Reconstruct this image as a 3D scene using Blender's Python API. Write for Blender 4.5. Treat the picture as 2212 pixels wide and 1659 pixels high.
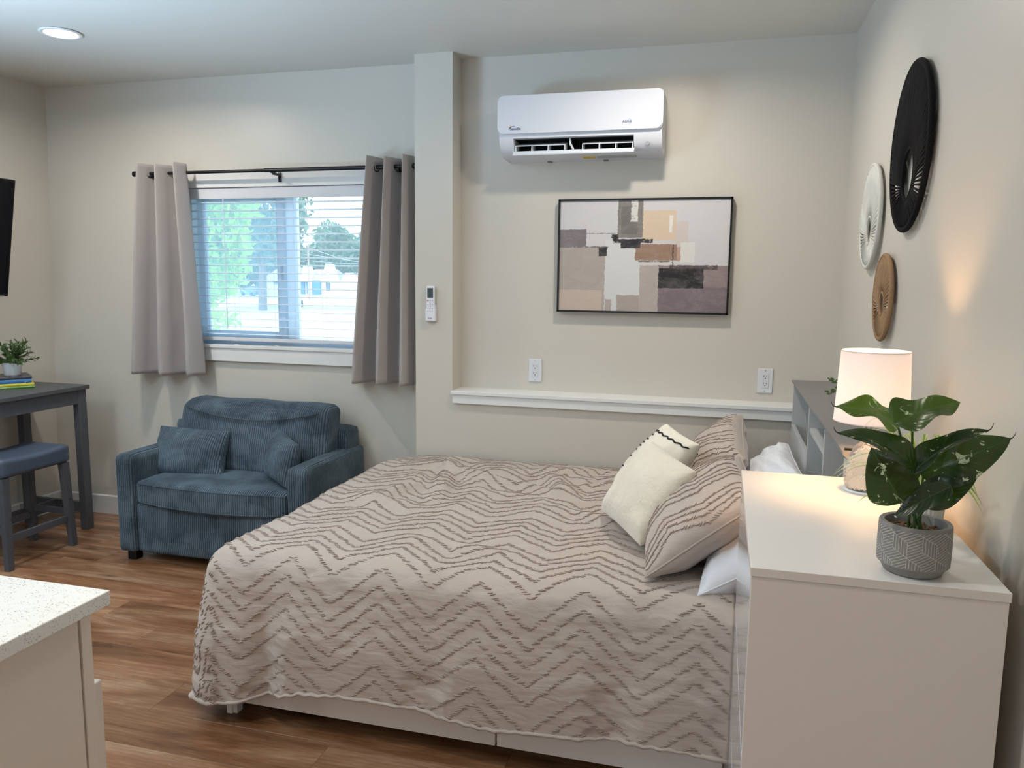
import bpy, bmesh, math, random
import numpy as np
from mathutils import Vector, Matrix, noise
random.seed(7)
for o in list(bpy.data.objects): bpy.data.objects.remove(o)
SC = bpy.context.scene
COL = SC.collection

# ------------------------------------------------------------------ camera, world, light, exposure
cam = bpy.data.cameras.new('camera'); cam.sensor_width = 36.0; cam.lens = 36.0 * 1675.456 / 2212; cam.clip_end = 600
co = bpy.data.objects.new('camera', cam); COL.objects.link(co)
Rv, Uv, Fv = Vector((0.96536554, 0.26066105, 0.01118876)), Vector((-0.04514077, 0.12463433, 0.99117536)), Vector((-0.25696631, 0.95735161, -0.13208413))
M = Matrix((Rv, Uv, -Fv)).transposed().to_4x4(); M.translation = (0, 0, 1.43)
co.matrix_world = M
SC.camera = co
w = bpy.data.worlds.new('sky'); SC.world = w; w.use_nodes = True
bg = w.node_tree.nodes['Background']
bg.inputs[0].default_value = (0.74, 0.87, 1.0, 1); bg.inputs[1].default_value = 4.2
SC.view_settings.view_transform = 'Standard'; SC.view_settings.look = 'None'
SC.view_settings.exposure = 0.3; SC.view_settings.gamma = 1.0; SC.view_settings.use_curve_mapping = False
try:
    SC.cycles.use_denoising = True
    SC.cycles.max_bounces = 10; SC.cycles.diffuse_bounces = 5; SC.cycles.transparent_max_bounces = 24
    SC.cycles.sample_clamp_indirect = 6.0
except Exception: pass

def light(name, kind, loc, energy, color, rot=(0, 0, 0), **k):
    l = bpy.data.lights.new(name, kind); l.energy = energy; l.color = color
    for a, b in k.items(): setattr(l, a, b)
    o = bpy.data.objects.new(name, l); o.location = loc; o.rotation_euler = rot; COL.objects.link(o); return o
light('sun', 'SUN', (0, -20, 30), 3.6, (1.0, 0.94, 0.84), (math.radians(48), 0, math.radians(-25)), angle=0.01)
# added cool area light behind the camera, aimed up to brighten the ceiling
light('rear_fill', 'AREA', (-2.4, -3.1, 1.5), 45, (0.66, 0.83, 1.0), tuple(Vector((0, 1, .9)).to_track_quat('-Z', 'Y').to_euler()), shape='RECTANGLE', size=2.0, size_y=1.4)
# added out-of-view light by the left wall, tilted up to tint the ceiling blue
light('left_ceiling_fill', 'AREA', (-3.70, 0.7, 1.25), 120, (0.50, 0.74, 1.0), tuple(Vector((.8, .45, 1.5)).to_track_quat('-Z', 'Y').to_euler()), shape='RECTANGLE', size=0.9, size_y=1.6, spread=math.radians(105))
# daylight entering the big window: sky light gathered at the opening, thrown inwards
CAN = [(-2.89, 2.97), (-0.3, 2.97), (-2.89, 0.6), (-0.9, 0.9), (-2.89, -1.6), (-0.6, -1.6)]
for i, (x, y) in enumerate(CAN):
    light('downlight_beam', 'AREA', (x, y, 2.485), 10.0, (1.0, 0.91, 0.80), (0, 0, 0), shape='DISK', size=0.11, spread=math.radians(165))

# ------------------------------------------------------------------ helpers
def s2l(c): return tuple(((v / 255 / 12.92) if v / 255 <= 0.04045 else ((v / 255 + 0.055) / 1.055) ** 2.4) for v in c)
class NT:
    def __init__(s, name):
        s.m = bpy.data.materials.new(name); s.m.use_nodes = True; s.t = s.m.node_tree; s.n = s.t.nodes
        s.b = s.n['Principled BSDF']
    def new(s, ty, **k):
        q = s.n.new(ty)
        for a, v in k.items():
            if a.startswith('i_'):
                a = a[2:]; a = int(a) if a.isdigit() else a.replace('_', ' ')
                q.inputs[a].default_value = v
            else: setattr(q, a, v)
        return q
    def l(s, a, b): s.t.links.new(a, b)
    def ramp(s, fac, stops, interp='LINEAR'):
        r = s.new('ShaderNodeValToRGB'); e = r.color_ramp.elements; r.color_ramp.interpolation = interp
        while len(e) < len(stops): e.new(0.5)
        for q, (p, c) in zip(e, stops): q.position = p; q.color = (*s2l(c), 1) if len(c) == 3 else c
        s.l(fac, r.inputs[0]); return r
    def coord(s, kind='Object', scale=(1, 1, 1), loc=(0, 0, 0), rot=(0, 0, 0)):
        c = s.new('ShaderNodeTexCoord'); mp = s.new('ShaderNodeMapping')
        mp.inputs['Scale'].default_value = scale; mp.inputs['Location'].default_value = loc; mp.inputs['Rotation'].default_value = rot
        s.l(c.outputs[kind], mp.inputs[0]); return mp.outputs[0]
    def noise(s, vec, scale, detail=3, rough=0.5, dist=0.0):
        q = s.new('ShaderNodeTexNoise'); q.inputs['Scale'].default_value = scale; q.inputs['Detail'].default_value = detail
        q.inputs['Roughness'].default_value = rough; q.inputs['Distortion'].default_value = dist
        s.l(vec, q.inputs['Vector']); return q.outputs['Fac']
    def math(s, op, a, b=None, clamp=False):
        q = s.new('ShaderNodeMath', operation=op); q.use_clamp = clamp
        for i, v in enumerate((a, b)):
            if v is None: continue
            if isinstance(v, (int, float)): q.inputs[i].default_value = v
            else: s.l(v, q.inputs[i])
        return q.outputs[0]
    def mix(s, f, a, b):
        q = s.new('ShaderNodeMix', data_type='RGBA')
        for i, v in ((0, f), (6, a), (7, b)):
            if isinstance(v, (int, float)): q.inputs[i].default_value = v
            elif isinstance(v, tuple): q.inputs[i].default_value = (*s2l(v), 1)
            else: s.l(v, q.inputs[i])
        return q.outputs[2]
    def bump(s, h, strength=0.3, dist=0.002, prev=None):
        q = s.new('ShaderNodeBump'); q.inputs['Strength'].default_value = strength; q.inputs['Distance'].default_value = dist
        s.l(h, q.inputs['Height'])
        if prev is not None: s.l(prev, q.inputs['Normal'])
        s.l(q.outputs[0], s.b.inputs['Normal']); return q.outputs[0]
    def col(s, v):
        if isinstance(v, tuple): s.b.inputs['Base Color'].default_value = (*s2l(v), 1)
        else: s.l(v, s.b.inputs['Base Color'])
def P(name, c, rough=0.5, metal=0.0, spec=0.5, bump=None, sheen=0.0, emit=None, coat=0.0, var=None, **k):
    t = NT(name); t.col(c); b = t.b.inputs
    b['Roughness'].default_value = rough; b['Metallic'].default_value = metal; b['Specular IOR Level'].default_value = spec
    if sheen: b['Sheen Weight'].default_value = sheen
    if coat: b['Coat Weight'].default_value = coat; b['Coat Roughness'].default_value = 0.08
    if emit: b['Emission Color'].default_value = (*s2l(emit[0]), 1); b['Emission Strength'].default_value = emit[1]
    if bump or var:
        v = t.coord()
    if bump: t.bump(t.noise(v, bump[0], 4), bump[1], bump[2])
    if var:
        f = t.noise(v, var[1], 4, 0.6); t.col(t.mix(f, c, var[0]))
    return t.m

def link(name, me, parent=None, loc=None):
    o = bpy.data.objects.new(name, me); COL.objects.link(o)
    if parent is not None: o.parent = parent
    if loc is not None: o.location = loc
    return o
def obj(name, bm, mat, parent=None, smooth=False, loc=None, auto=None):
    me = bpy.data.meshes.new(name); bmesh.ops.recalc_face_normals(bm, faces=bm.faces) if auto is None else None
    bm.to_mesh(me); bm.free()
    if isinstance(mat, (list, tuple)):
        for m in mat: me.materials.append(m)
    else: me.materials.append(mat)
    if smooth: me.polygons.foreach_set('use_smooth', [True] * len(me.polygons))
    if smooth == 'auto':
        me.set_sharp_from_angle(angle=math.radians(38))
    return link(name, me, parent, loc)
def grid_mesh(name, V, mat, parent=None, wrap=(False, False), smooth=True, uv=None, extra=None):
    """V: array (n, m, 3)"""
    n, m = V.shape[:2]; vs = V.reshape(-1, 3).tolist(); fs = []
    for i in range(n if wrap[0] else n - 1):
        for j in range(m if wrap[1] else m - 1):
            a = i * m + j; b = i * m + (j + 1) % m; i2 = (i + 1) % n
            fs.append((a, b, i2 * m + (j + 1) % m, i2 * m + j))
    if extra: fs += extra
    me = bpy.data.meshes.new(name); me.from_pydata(vs, [], fs)
    me.materials.append(mat)
    if uv is not None:
        L = me.uv_layers.new(name='UVMap'); idx = np.zeros(len(me.loops), dtype=np.int32); me.loops.foreach_get('vertex_index', idx)
        L.data.foreach_set('uv', uv.reshape(-1, 2)[idx].ravel())
    if smooth: me.polygons.foreach_set('use_smooth', [True] * len(me.polygons))
    return link(name, me, parent)
def thing(name, label, cat, loc=(0, 0, 0), group=None, rotz=0):
    o = bpy.data.objects.new(name, None); COL.objects.link(o); o.location = loc; o.rotation_euler = (0, 0, rotz); o.empty_display_size = .05
    return tag(o, label, cat, group)
def tag(o, label, cat, group=None):
    o['label'] = label; o['category'] = cat
    if group: o['group'] = group
    return o
def struct(o, label=None):
    o['kind'] = 'structure'
    if label: o['label'] = label
    return o
def box(bm, x0, x1, y0, y1, z0, z1, bev=0.0, seg=2, mat=None):
    r = bmesh.ops.create_cube(bm, size=1.0, matrix=Matrix.Translation(((x0 + x1) / 2, (y0 + y1) / 2, (z0 + z1) / 2)) @ Matrix.Diagonal((x1 - x0, y1 - y0, z1 - z0, 1)))
    vs = r['verts']
    if bev > 0:
        es = list({e for v in vs for e in v.link_edges})
        rr = bmesh.ops.bevel(bm, geom=es, offset=bev, segments=seg, profile=0.5, affect='EDGES')
        if mat is not None:
            for f in rr['faces']: f.material_index = mat
    if mat is not None:
        for v in vs:
            if v.is_valid:
                for f in v.link_faces: f.material_index = mat
    return vs
def B(*a, **k):
    bm = bmesh.new(); box(bm, *a, **k); return bm
def cyl(bm, p0, p1, r0, r1=None, n=24, caps=True):
    p0, p1 = Vector(p0), Vector(p1); d = p1 - p0; r1 = r0 if r1 is None else r1
    mt = Matrix.Translation((p0 + p1) / 2) @ d.to_track_quat('Z', 'Y').to_matrix().to_4x4()
    return bmesh.ops.create_cone(bm, cap_ends=caps, segments=n, radius1=r0, radius2=r1, depth=d.length, matrix=mt)['verts']
def sph(bm, c, r, n=12, sc=(1, 1, 1)):
    return bmesh.ops.create_uvsphere(bm, u_segments=n, v_segments=max(6, n // 2), radius=r, matrix=Matrix.Translation(c) @ Matrix.Diagonal((*sc, 1)))['verts']
def tube(bm, pts, r, n=8, rs=None, closed=False):
    pts = [Vector(p) for p in pts]; rings = []; N = len(pts); up = None
    for i, p in enumerate(pts):
        if closed: t = (pts[(i + 1) % N] - pts[i - 1]).normalized()
        else: t = (pts[min(i + 1, N - 1)] - pts[max(i - 1, 0)]).normalized()
        if up is None: up = t.orthogonal().normalized()
        up = (up - t * up.dot(t)).normalized(); s = t.cross(up); rr = rs[i] if rs else r
        rings.append([bm.verts.new(p + (up * math.cos(2 * math.pi * k / n) + s * math.sin(2 * math.pi * k / n)) * rr) for k in range(n)])
    for i in range(N if closed else N - 1):
        a, b = rings[i], rings[(i + 1) % N]
        for k in range(n): bm.faces.new((a[k], a[(k + 1) % n], b[(k + 1) % n], b[k]))
    if not closed:
        bm.faces.new(list(reversed(rings[0]))); bm.faces.new(rings[-1])
def lathe(bm, prof, c=(0, 0, 0), n=40, fr=None):
    """prof: list of (r, z); fr(k, r, z) may change the radius"""
    rings = []
    for r, z in prof:
        if r < 1e-6: rings.append([bm.verts.new((c[0], c[1], c[2] + z))]); continue
        ring = []
        for k in range(n):
            a = 2 * math.pi * k / n; rr = fr(a, r, z) if fr else r
            ring.append(bm.verts.new((c[0] + rr * math.cos(a), c[1] + rr * math.sin(a), c[2] + z)))
        rings.append(ring)
    for a, b in zip(rings, rings[1:]):
        for k in range(n):
            k2 = (k + 1) % n
            if len(a) == 1 and len(b) == 1: continue
            if len(a) == 1: bm.faces.new((a[0], b[k2], b[k]))
            elif len(b) == 1: bm.faces.new((a[k], a[k2], b[0]))
            else: bm.faces.new((a[k], a[k2], b[k2], b[k]))
def prism(bm, poly, axis, a0, a1):
    """extrude polygon; axis 'x': poly is (y,z); 'y': (x,z); 'z': (x,y)"""
    def pt(u, v, a): return {'x': (a, u, v), 'y': (u, a, v), 'z': (u, v, a)}[axis]
    A = [bm.verts.new(pt(u, v, a0)) for u, v in poly]; Bv = [bm.verts.new(pt(u, v, a1)) for u, v in poly]
    bm.faces.new(A); bm.faces.new(list(reversed(Bv))); n = len(poly)
    for i in range(n): bm.faces.new((A[i], Bv[i], Bv[(i + 1) % n], A[(i + 1) % n]))
def soft_box(bm, x0, x1, y0, y1, z0, z1, r=0.03, n=14, bulge=(0, 0, 0), nz=0.0, warp=None, seed=0):
    """rounded, slightly bulging box for upholstery; warp(p) bends it"""
    r0 = bmesh.ops.create_cube(bm, size=2.0)['verts']
    es = list({e for v in r0 for e in v.link_edges})
    bmesh.ops.subdivide_edges(bm, edges=es, cuts=n, use_grid_fill=True)
    bm.verts.ensure_lookup_table()
    c = Vector(((x0 + x1) / 2, (y0 + y1) / 2, (z0 + z1) / 2)); h = Vector(((x1 - x0) / 2, (y1 - y0) / 2, (z1 - z0) / 2))
    r = min(r, h.x * .99, h.y * .99, h.z * .99)
    for v in bm.verts:
        if v.tag: continue
        v.tag = True
        u = v.co.copy(); q = Vector([math.copysign(abs(t) ** 0.9, t) for t in u])
        p = Vector((q.x * h.x, q.y * h.y, q.z * h.z))
        k = Vector([max(-(h[i] - r), min(h[i] - r, p[i])) for i in range(3)]); d = p - k
        if d.length > 1e-9: p = k + d.normalized() * min(r, max(abs(d.x), abs(d.y), abs(d.z))) if d.length > r else p
        bx, by, bz = bulge
        p.x += bx * u.x * (1 - u.y ** 2) * (1 - u.z ** 2); p.y += by * u.y * (1 - u.x ** 2) * (1 - u.z ** 2); p.z += bz * u.z * (1 - u.x ** 2) * (1 - u.y ** 2)
        p += c
        if nz: p += noise.noise_vector(p * 7 + Vector((seed, 0, 0))) * nz
        if warp: p = warp(p)
        v.co = p
def fbm(x, y, z=0.0, sc=1.0, oct=3):
    return noise.fractal(Vector((x * sc, y * sc, z)), 1.0, 2.0, oct)
def lerp(a, b, t): return a + (b - a) * t
def text(name, s, size, mat, parent, loc, rot, extr=0.0004, align='LEFT', spacing=1.0, shear=0):
    c = bpy.data.curves.new(name, 'FONT'); c.body = s; c.size = size; c.extrude = extr; c.align_x = align; c.space_character = spacing; c.shear = shear
    o = bpy.data.objects.new(name, c); COL.objects.link(o); dg = bpy.context.evaluated_depsgraph_get()
    me = bpy.data.meshes.new_from_object(o.evaluated_get(dg)); bpy.data.objects.remove(o); bpy.data.curves.remove(c)
    me.materials.clear(); me.materials.append(mat); o = link(name, me, parent, loc); o.rotation_euler = rot; return o

# ------------------------------------------------------------------ materials
WALL = P('wall_paint', (201, 196, 186), 0.38, spec=0.55, bump=(180, 0.08, 0.001))
CEIL = P('ceiling_paint', (212, 210, 202), 0.55, spec=0.3, bump=(150, 0.06, 0.001))
TRIM = P('trim_paint', (224, 225, 224), 0.35, bump=(60, 0.03, 0.001))
WHITE = P('white_plastic', (212, 214, 220), 0.3)
WGLOSS = P('white_gloss', (210, 212, 219), 0.16, coat=0.3)
VINYL = P('white_vinyl', (230, 236, 242), 0.35)
def _vinyl():  # translucent tint makes the frame glow, standing in for window flare
    t = VINYL.node_tree; o = t.nodes['Material Output']; p = t.nodes['Principled BSDF']; tl = t.nodes.new('ShaderNodeBsdfTranslucent'); tl.inputs[0].default_value = (.80, .92, 1, 1)
    m = t.nodes.new('ShaderNodeMixShader'); m.inputs[0].default_value = .45; t.links.new(p.outputs[0], m.inputs[1]); t.links.new(tl.outputs[0], m.inputs[2]); t.links.new(m.outputs[0], o.inputs[0])
_vinyl()
BLACK = P('black_metal', (14, 14, 16), 0.4, metal=0.3)
DARK = P('dark_void', (6, 6, 8), 0.8)
CHROME = P('screw_metal', (180, 180, 180), 0.3, metal=1)

def wood_floor():
    t = NT('oak_plank'); oi = t.new('ShaderNodeObjectInfo'); c = t.new('ShaderNodeTexCoord')
    off = t.new('ShaderNodeVectorMath', operation='SCALE'); off.inputs[3].default_value = 37.0
    comb = t.new('ShaderNodeCombineXYZ'); t.l(oi.outputs['Random'], comb.inputs[0]); t.l(oi.outputs['Random'], comb.inputs[1]); t.l(oi.outputs['Random'], comb.inputs[2])
    t.l(comb.outputs[0], off.inputs[0]); add = t.new('ShaderNodeVectorMath', operation='ADD'); t.l(c.outputs['Object'], add.inputs[0]); t.l(off.outputs[0], add.inputs[1])
    mp = t.new('ShaderNodeMapping'); mp.inputs['Scale'].default_value = (1.0, 7.0, 1.0); t.l(add.outputs[0], mp.inputs[0]); v = mp.outputs[0]
    base = t.noise(v, 1.3, 5, 0.6, 0.8); fine = t.noise(v, 14, 6, 0.7, 0.3)
    mp2 = t.new('ShaderNodeMapping'); mp2.inputs['Scale'].default_value = (3.0, 60.0, 1.0); t.l(add.outputs[0], mp2.inputs[0]); streak = t.noise(mp2.outputs[0], 2.5, 4, 0.7)
    w_ = t.new('ShaderNodeTexWave', wave_type='RINGS'); w_.inputs['Scale'].default_value = 2.2; w_.inputs['Distortion'].default_value = 5; w_.inputs['Detail'].default_value = 3
    mp3 = t.new('ShaderNodeMapping'); mp3.inputs['Scale'].default_value = (0.8, 9.0, 1.0); t.l(add.outputs[0], mp3.inputs[0]); t.l(mp3.outputs[0], w_.inputs['Vector'])
    mp4 = t.new('ShaderNodeMapping'); mp4.inputs['Scale'].default_value = (2.2, 8.5, 1.0); t.l(add.outputs[0], mp4.inputs[0])
    vo = t.new('ShaderNodeTexVoronoi'); vo.inputs['Scale'].default_value = 0.9; t.l(mp4.outputs[0], vo.inputs['Vector'])
    knot = t.ramp(vo.outputs['Distance'], [(0.0, (255, 255, 255)), (0.16, (0, 0, 0))])
    r = t.ramp(base, [(0.30, (78, 54, 42)), (0.42, (124, 90, 70)), (0.53, (150, 116, 94)), (0.68, (186, 156, 134))])
    c1 = t.mix(t.math('MULTIPLY', t.ramp(fine, [(0.35, (255,) * 3), (0.6, (0,) * 3)]).outputs[0], 0.35), r.outputs[0], (104, 76, 56))
    c2 = t.mix(t.math('MULTIPLY', t.ramp(streak, [(0.5, (0,) * 3), (0.72, (255,) * 3)]).outputs[0], 0.2), c1, (198, 166, 132))
    c3 = t.mix(t.math('MULTIPLY', w_.outputs['Fac'], 0.22), c2, (112, 84, 62))
    c4 = t.mix(t.math('MULTIPLY', knot.outputs[0], 0.75), c3, (52, 34, 24))
    hsv = t.new('ShaderNodeHueSaturation'); t.l(c4, hsv.inputs['Color']); t.l(t.math('ADD', t.math('MULTIPLY', oi.outputs['Random'], 0.4), 0.82), hsv.inputs['Value'])
    hsv.inputs['Saturation'].default_value = 1.15
    t.col(hsv.outputs[0]); t.b.inputs['Roughness'].default_value = 0.3; t.b.inputs['Specular IOR Level'].default_value = 0.55
    t.l(t.math('ADD', t.math('MULTIPLY', fine, 0.22), 0.12), t.b.inputs['Roughness'])
    t.bump(streak, 0.12, 0.001); return t.m
OAK = wood_floor()
def cord_mat(name, ax='x', c=(52, 66, 78), hi=(106, 124, 138), pitch=0.0115):
    t = NT(name); v = t.coord('Object'); g = t.new('ShaderNodeNewGeometry'); sx = t.new('ShaderNodeSeparateXYZ'); t.l(v, sx.inputs[0])
    sn = t.new('ShaderNodeSeparateXYZ'); t.l(g.outputs['True Normal'], sn.inputs[0])
    side = t.math('GREATER_THAN', t.math('ABSOLUTE', sn.outputs[0]), 0.75)
    q = t.new('ShaderNodeMix', data_type='FLOAT'); t.l(side, q.inputs[0]); t.l(sx.outputs[0], q.inputs[2]); t.l(sx.outputs[1], q.inputs[3])
    wob = t.math('MULTIPLY', t.noise(v, 6, 2), 0.006)
    ph = t.math('MULTIPLY', t.math('ADD', q.outputs[0], wob), 2 * math.pi / pitch); s = t.math('SINE', ph); h = t.math('POWER', t.math('ABSOLUTE', t.math('ADD', t.math('MULTIPLY', s, 0.5), 0.5)), 0.6)
    nap = t.noise(v, 5, 4, 0.6, 0.6); nap2 = t.noise(v, 40, 3, 0.6)
    f = t.math('ADD', t.math('MULTIPLY', t.ramp(nap, [(0.40, (0,) * 3), (0.60, (255,) * 3)]).outputs[0], 0.65), t.math('MULTIPLY', nap2, 0.3))
    base = t.mix(f, c, hi)
    t.col(t.mix(t.math('MULTIPLY', t.math('SUBTRACT', 1.0, h), 0.7), base, tuple(int(x * 0.35) for x in c)))  # groove shade between the ribs is put into the colour
    t.b.inputs['Roughness'].default_value = 0.75; t.b.inputs['Sheen Weight'].default_value = 0.35; t.b.inputs['Specular IOR Level'].default_value = 0.2
    t.b.inputs['Sheen Tint'].default_value = (*s2l((150, 175, 190)), 1)
    t.bump(h, 1.0, 0.004); return t.m
CORD = cord_mat('blue_corduroy')
def fabric(name, c, c2=None, rough=0.85, sheen=0.2, wr=(14, 0.35, 0.006), weave=900, aniso=(1, 1, 1)):
    t = NT(name); v = t.coord('Object', aniso); n1 = t.noise(v, wr[0], 3, 0.5, 0.6); v2 = t.coord('Object'); n2 = t.noise(v2, weave, 1)
    if c2: t.col(t.mix(t.noise(v2, 9, 3), c, c2))
    else: t.col(c)
    t.b.inputs['Roughness'].default_value = rough; t.b.inputs['Sheen Weight'].default_value = sheen; t.b.inputs['Specular IOR Level'].default_value = 0.25
    b1 = t.bump(n1, wr[1], wr[2]); t.bump(n2, 0.15, 0.0006, b1); return t.m
TAUPE = fabric('taupe_cotton', (184, 172, 163), (175, 162, 153), rough=.6, sheen=.3, wr=(11, 0.6, 0.008), aniso=(1, 1, 3.2))
TUFT = fabric('taupe_yarn', (162, 146, 136), rough=0.95, wr=(200, 0.5, 0.001))
SHEET = fabric('white_cotton', (226, 229, 236), wr=(11, 0.5, 0.010))
CREAM = fabric('cream_plush', (228, 222, 208), (214, 205, 186), rough=1.0, sheen=0.7, wr=(60, 0.7, 0.004), weave=300)
CREAMK = fabric('cream_weave', (226, 220, 206), wr=(30, 0.3, 0.004))
YARNB = fabric('black_yarn', (24, 24, 28), wr=(200, 0.5, 0.001))
def curtain_mat():
    t = NT('blackout_satin'); v = t.coord('Object', (1, 1, 0.4)); n = t.noise(v, 9, 4, 0.5, 0.5)
    t.col(t.mix(n, (158, 152, 150), (170, 164, 162))); t.b.inputs['Roughness'].default_value = 0.42; t.b.inputs['Sheen Weight'].default_value = 0.3
    t.b.inputs['Specular IOR Level'].default_value = 0.4
    t.bump(n, 0.3, 0.006); return t.m
CURT = curtain_mat()
def grey_wood(name='grey_wood', c=(74, 76, 82), c2=(98, 100, 106), sc=(30, 30, 3)):
    t = NT(name); v = t.coord('Object', sc); n = t.noise(v, 3, 5, 0.65, 0.4)
    t.col(t.mix(n, c, c2)); t.b.inputs['Roughness'].default_value = 0.5; t.bump(n, 0.15, 0.001); return t.m
GWOOD = grey_wood(c=(66, 68, 74), c2=(88, 90, 97)); GWOODT = grey_wood('grey_wood_top', (66, 68, 72), (92, 94, 98), (30, 3, 30))
LEATHER = P('blue_grey_leather', (74, 86, 104), 0.45, bump=(260, 0.25, 0.001))
def furn(name, c, sc=(6, 60, 6)):
    t = NT(name); v = t.coord('Object', sc); n = t.noise(v, 4, 4, 0.7); t.col(c)
    t.b.inputs['Roughness'].default_value = 0.3; t.b.inputs['Specular IOR Level'].default_value = 0.5; t.bump(n, 0.12, 0.0006); return t.m
FURN = furn('white_wood_laminate', (220, 218, 216)); FURNS = P('white_laminate', (214, 202, 192), 0.4)
FRONT = P('gloss_drawer_front', (196, 196, 200), 0.09, spec=0.7)
BEDW = P('bed_white', (236, 233, 232), 0.4); HEADW = P('headboard_white', (184, 187, 187), 0.35); HEADT = P('headboard_grey_top', (120, 120, 120), 0.4, bump=(400, 0.1, 0.0005))
CABW = P('cabinet_cream', (228, 218, 207), 0.4)
def quartz():
    t = NT('speckled_quartz'); v = t.coord('Object'); col = (226, 226, 222)
    for sc, th, c in ((150, 0.17, (128, 118, 106)), (210, 0.2, (160, 152, 140)), (300, 0.28, (190, 185, 178))):
        vo = t.new('ShaderNodeTexVoronoi'); vo.inputs['Scale'].default_value = sc; t.l(v, vo.inputs['Vector'])
        n = t.noise(v, sc * 0.25, 2); m = t.math('MULTIPLY', t.math('LESS_THAN', vo.outputs['Distance'], th), t.math('GREATER_THAN', n, 0.53))
        col = t.mix(m, col, c)
    t.col(col); t.b.inputs['Roughness'].default_value = 0.15; return t.m
QUARTZ = quartz()

# ------------------------------------------------------------------ setting
XL0, XL1, XR, ZC = -3.914, -3.819, 0.509, 2.5      # left wall leans a little: x at floor, x at ceiling
fl = struct(obj('floor', B(-4.05, 0.75, -3.3, 3.95, -0.1, -0.012), P('subfloor', (60, 44, 34), 0.8)), 'wide rustic oak floorboards running parallel to the window wall')
rnd = random.Random(3); plank_me = {}
def plank_mesh(Lx, Wy):
    key = (round(Lx, 2), Wy)
    if key not in plank_me:
        bm = B(0, key[0] - 0.0006, 0, Wy - 0.0006, -0.0119, 0, bev=0.0004, seg=1); me = bpy.data.meshes.new('plank'); bm.to_mesh(me); bm.free(); me.materials.append(OAK); plank_me[key] = me
    return plank_me[key]
y = -3.2; row = 0
while y < 3.79:
    Wy = min(0.18, 3.79 - y); x = -4.0; first = True
    while x < 0.6:
        Lx = rnd.choice([0.3, 0.45, 0.6, 0.8, 1.0]) if first else 1.22
        Lx = round(min(Lx, 0.62 - x), 2); first = False
        if Lx < 0.02: break
        link('plank', plank_mesh(Lx, round(Wy, 3)), fl, (x, y, 0)); x += Lx
    y += 0.18
struct(obj('ceiling', B(-4.05, 0.75, -3.3, 3.95, 2.5, 2.62), CEIL), 'plain off-white ceiling')
bm = bmesh.new(); prism(bm, [(XL0, 0), (XL1, ZC), (XL1 - .15, ZC), (XL0 - .15, 0)], 'y', -3.3, 3.95); struct(obj('wall_left', bm, WALL), 'off-white left wall with the television')
struct(obj('wall_right', B(XR, XR + .15, -3.3, 3.95, 0, 2.5), WALL), 'off-white right wall with three woven discs')
struct(obj('wall_front', B(-4.05, XR, -3.3, -3.2, 0, 2.5), WALL), 'wall behind the camera')
OX0, OX1, OZ0, OZ1 = -2.93, -1.80, 1.05, 1.915
bm = bmesh.new()
box(bm, -4.0, OX0, 3.787, 3.95, 0, 2.5); box(bm, OX1, -1.28, 3.787, 3.95, 0, 2.5); box(bm, OX0, OX1, 3.787, 3.95, 0, OZ0); box(bm, OX0, OX1, 3.787, 3.95, OZ1, 2.5)
struct(obj('wall_back', bm, WALL), 'off-white back wall around the window')
struct(obj('wall_recess', B(-1.36, XR, 3.76, 3.95, 0.8, 2.5), WALL), 'recessed upper wall behind the air conditioner and the painting')
struct(obj('wall_column', B(-1.478, -1.283, 3.63, 3.80, 0, 2.5), WALL), 'square wall column beside the window curtain')
struct(obj('wall_lower', B(-1.283, XR, 3.63, 3.80, 0, 0.83), WALL), 'half-height lower wall behind the bed')
# ledge on the half wall
struct(obj('trim_1', B(-1.283, XR, 3.604, 3.765, 0.866, 0.884, bev=.002), TRIM), 'white ledge board along the half wall')
struct(obj('trim_2', B(-1.276, XR, 3.612, 3.632, 0.822, 0.866, bev=.001), TRIM), 'white apron board under the ledge')
bm = bmesh.new(); prism(bm, [(3.775, 0), (3.775, 0.108), (3.781, 0.114), (3.79, 0.114), (3.79, 0)], 'x', -3.91, -1.48); struct(obj('baseboard_back', bm, TRIM))
bm = bmesh.new(); prism(bm, [(-3.93, 0), (-3.897, 0), (-3.893, 0.108), (-3.899, 0.114), (-3.93, 0.114)], 'y', -3.2, 3.79); struct(obj('baseboard_left', bm, TRIM))
struct(obj('baseboard_right', B(XR - .012, XR, -3.2, 1.2, 0, 0.114, bev=.002), TRIM))

# window
win = struct(obj('window_1', bmesh_w := bmesh.new() if False else B(OX0, OX1, 3.868, 3.93, OZ0, OZ0 + .028), VINYL), 'white vinyl sliding window with horizontal blinds')
def wpart(name, *a, mat=VINYL, bev=.003): return obj(name, B(*a, bev=bev, seg=1), mat, win)
wpart('frame', OX0, OX0 + .045, 3.86, 3.93, OZ0, OZ1); wpart('frame', OX1 - .03, OX1, 3.86, 3.93, OZ0, OZ1)
wpart('frame', OX0, OX1, 3.86, 3.93, OZ1 - .03, OZ1); wpart('frame', OX0, OX1, 3.86, 3.93, OZ0 + .0, OZ0 + .045)
wpart('sash', OX0 + .045, OX0 + .085, 3.845, 3.885, OZ0 + .045, OZ1 - .03); wpart('sash', -2.385, -2.335, 3.845, 3.885, OZ0 + .045, OZ1 - .03)
wpart('sash', OX0 + .085, -2.385, 3.845, 3.885, OZ1 - .065, OZ1 - .03); wpart('sash', OX0 + .085, -2.385, 3.845, 3.885, OZ0 + .045, OZ0 + .08)
wpart('meeting_rail', -2.335, -2.285, 3.865, 3.925, OZ0 + .045, OZ1 - .03)
wpart('latch', -2.36, -2.345, 3.835, 3.848, 1.42, 1.50, mat=VINYL)
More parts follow.
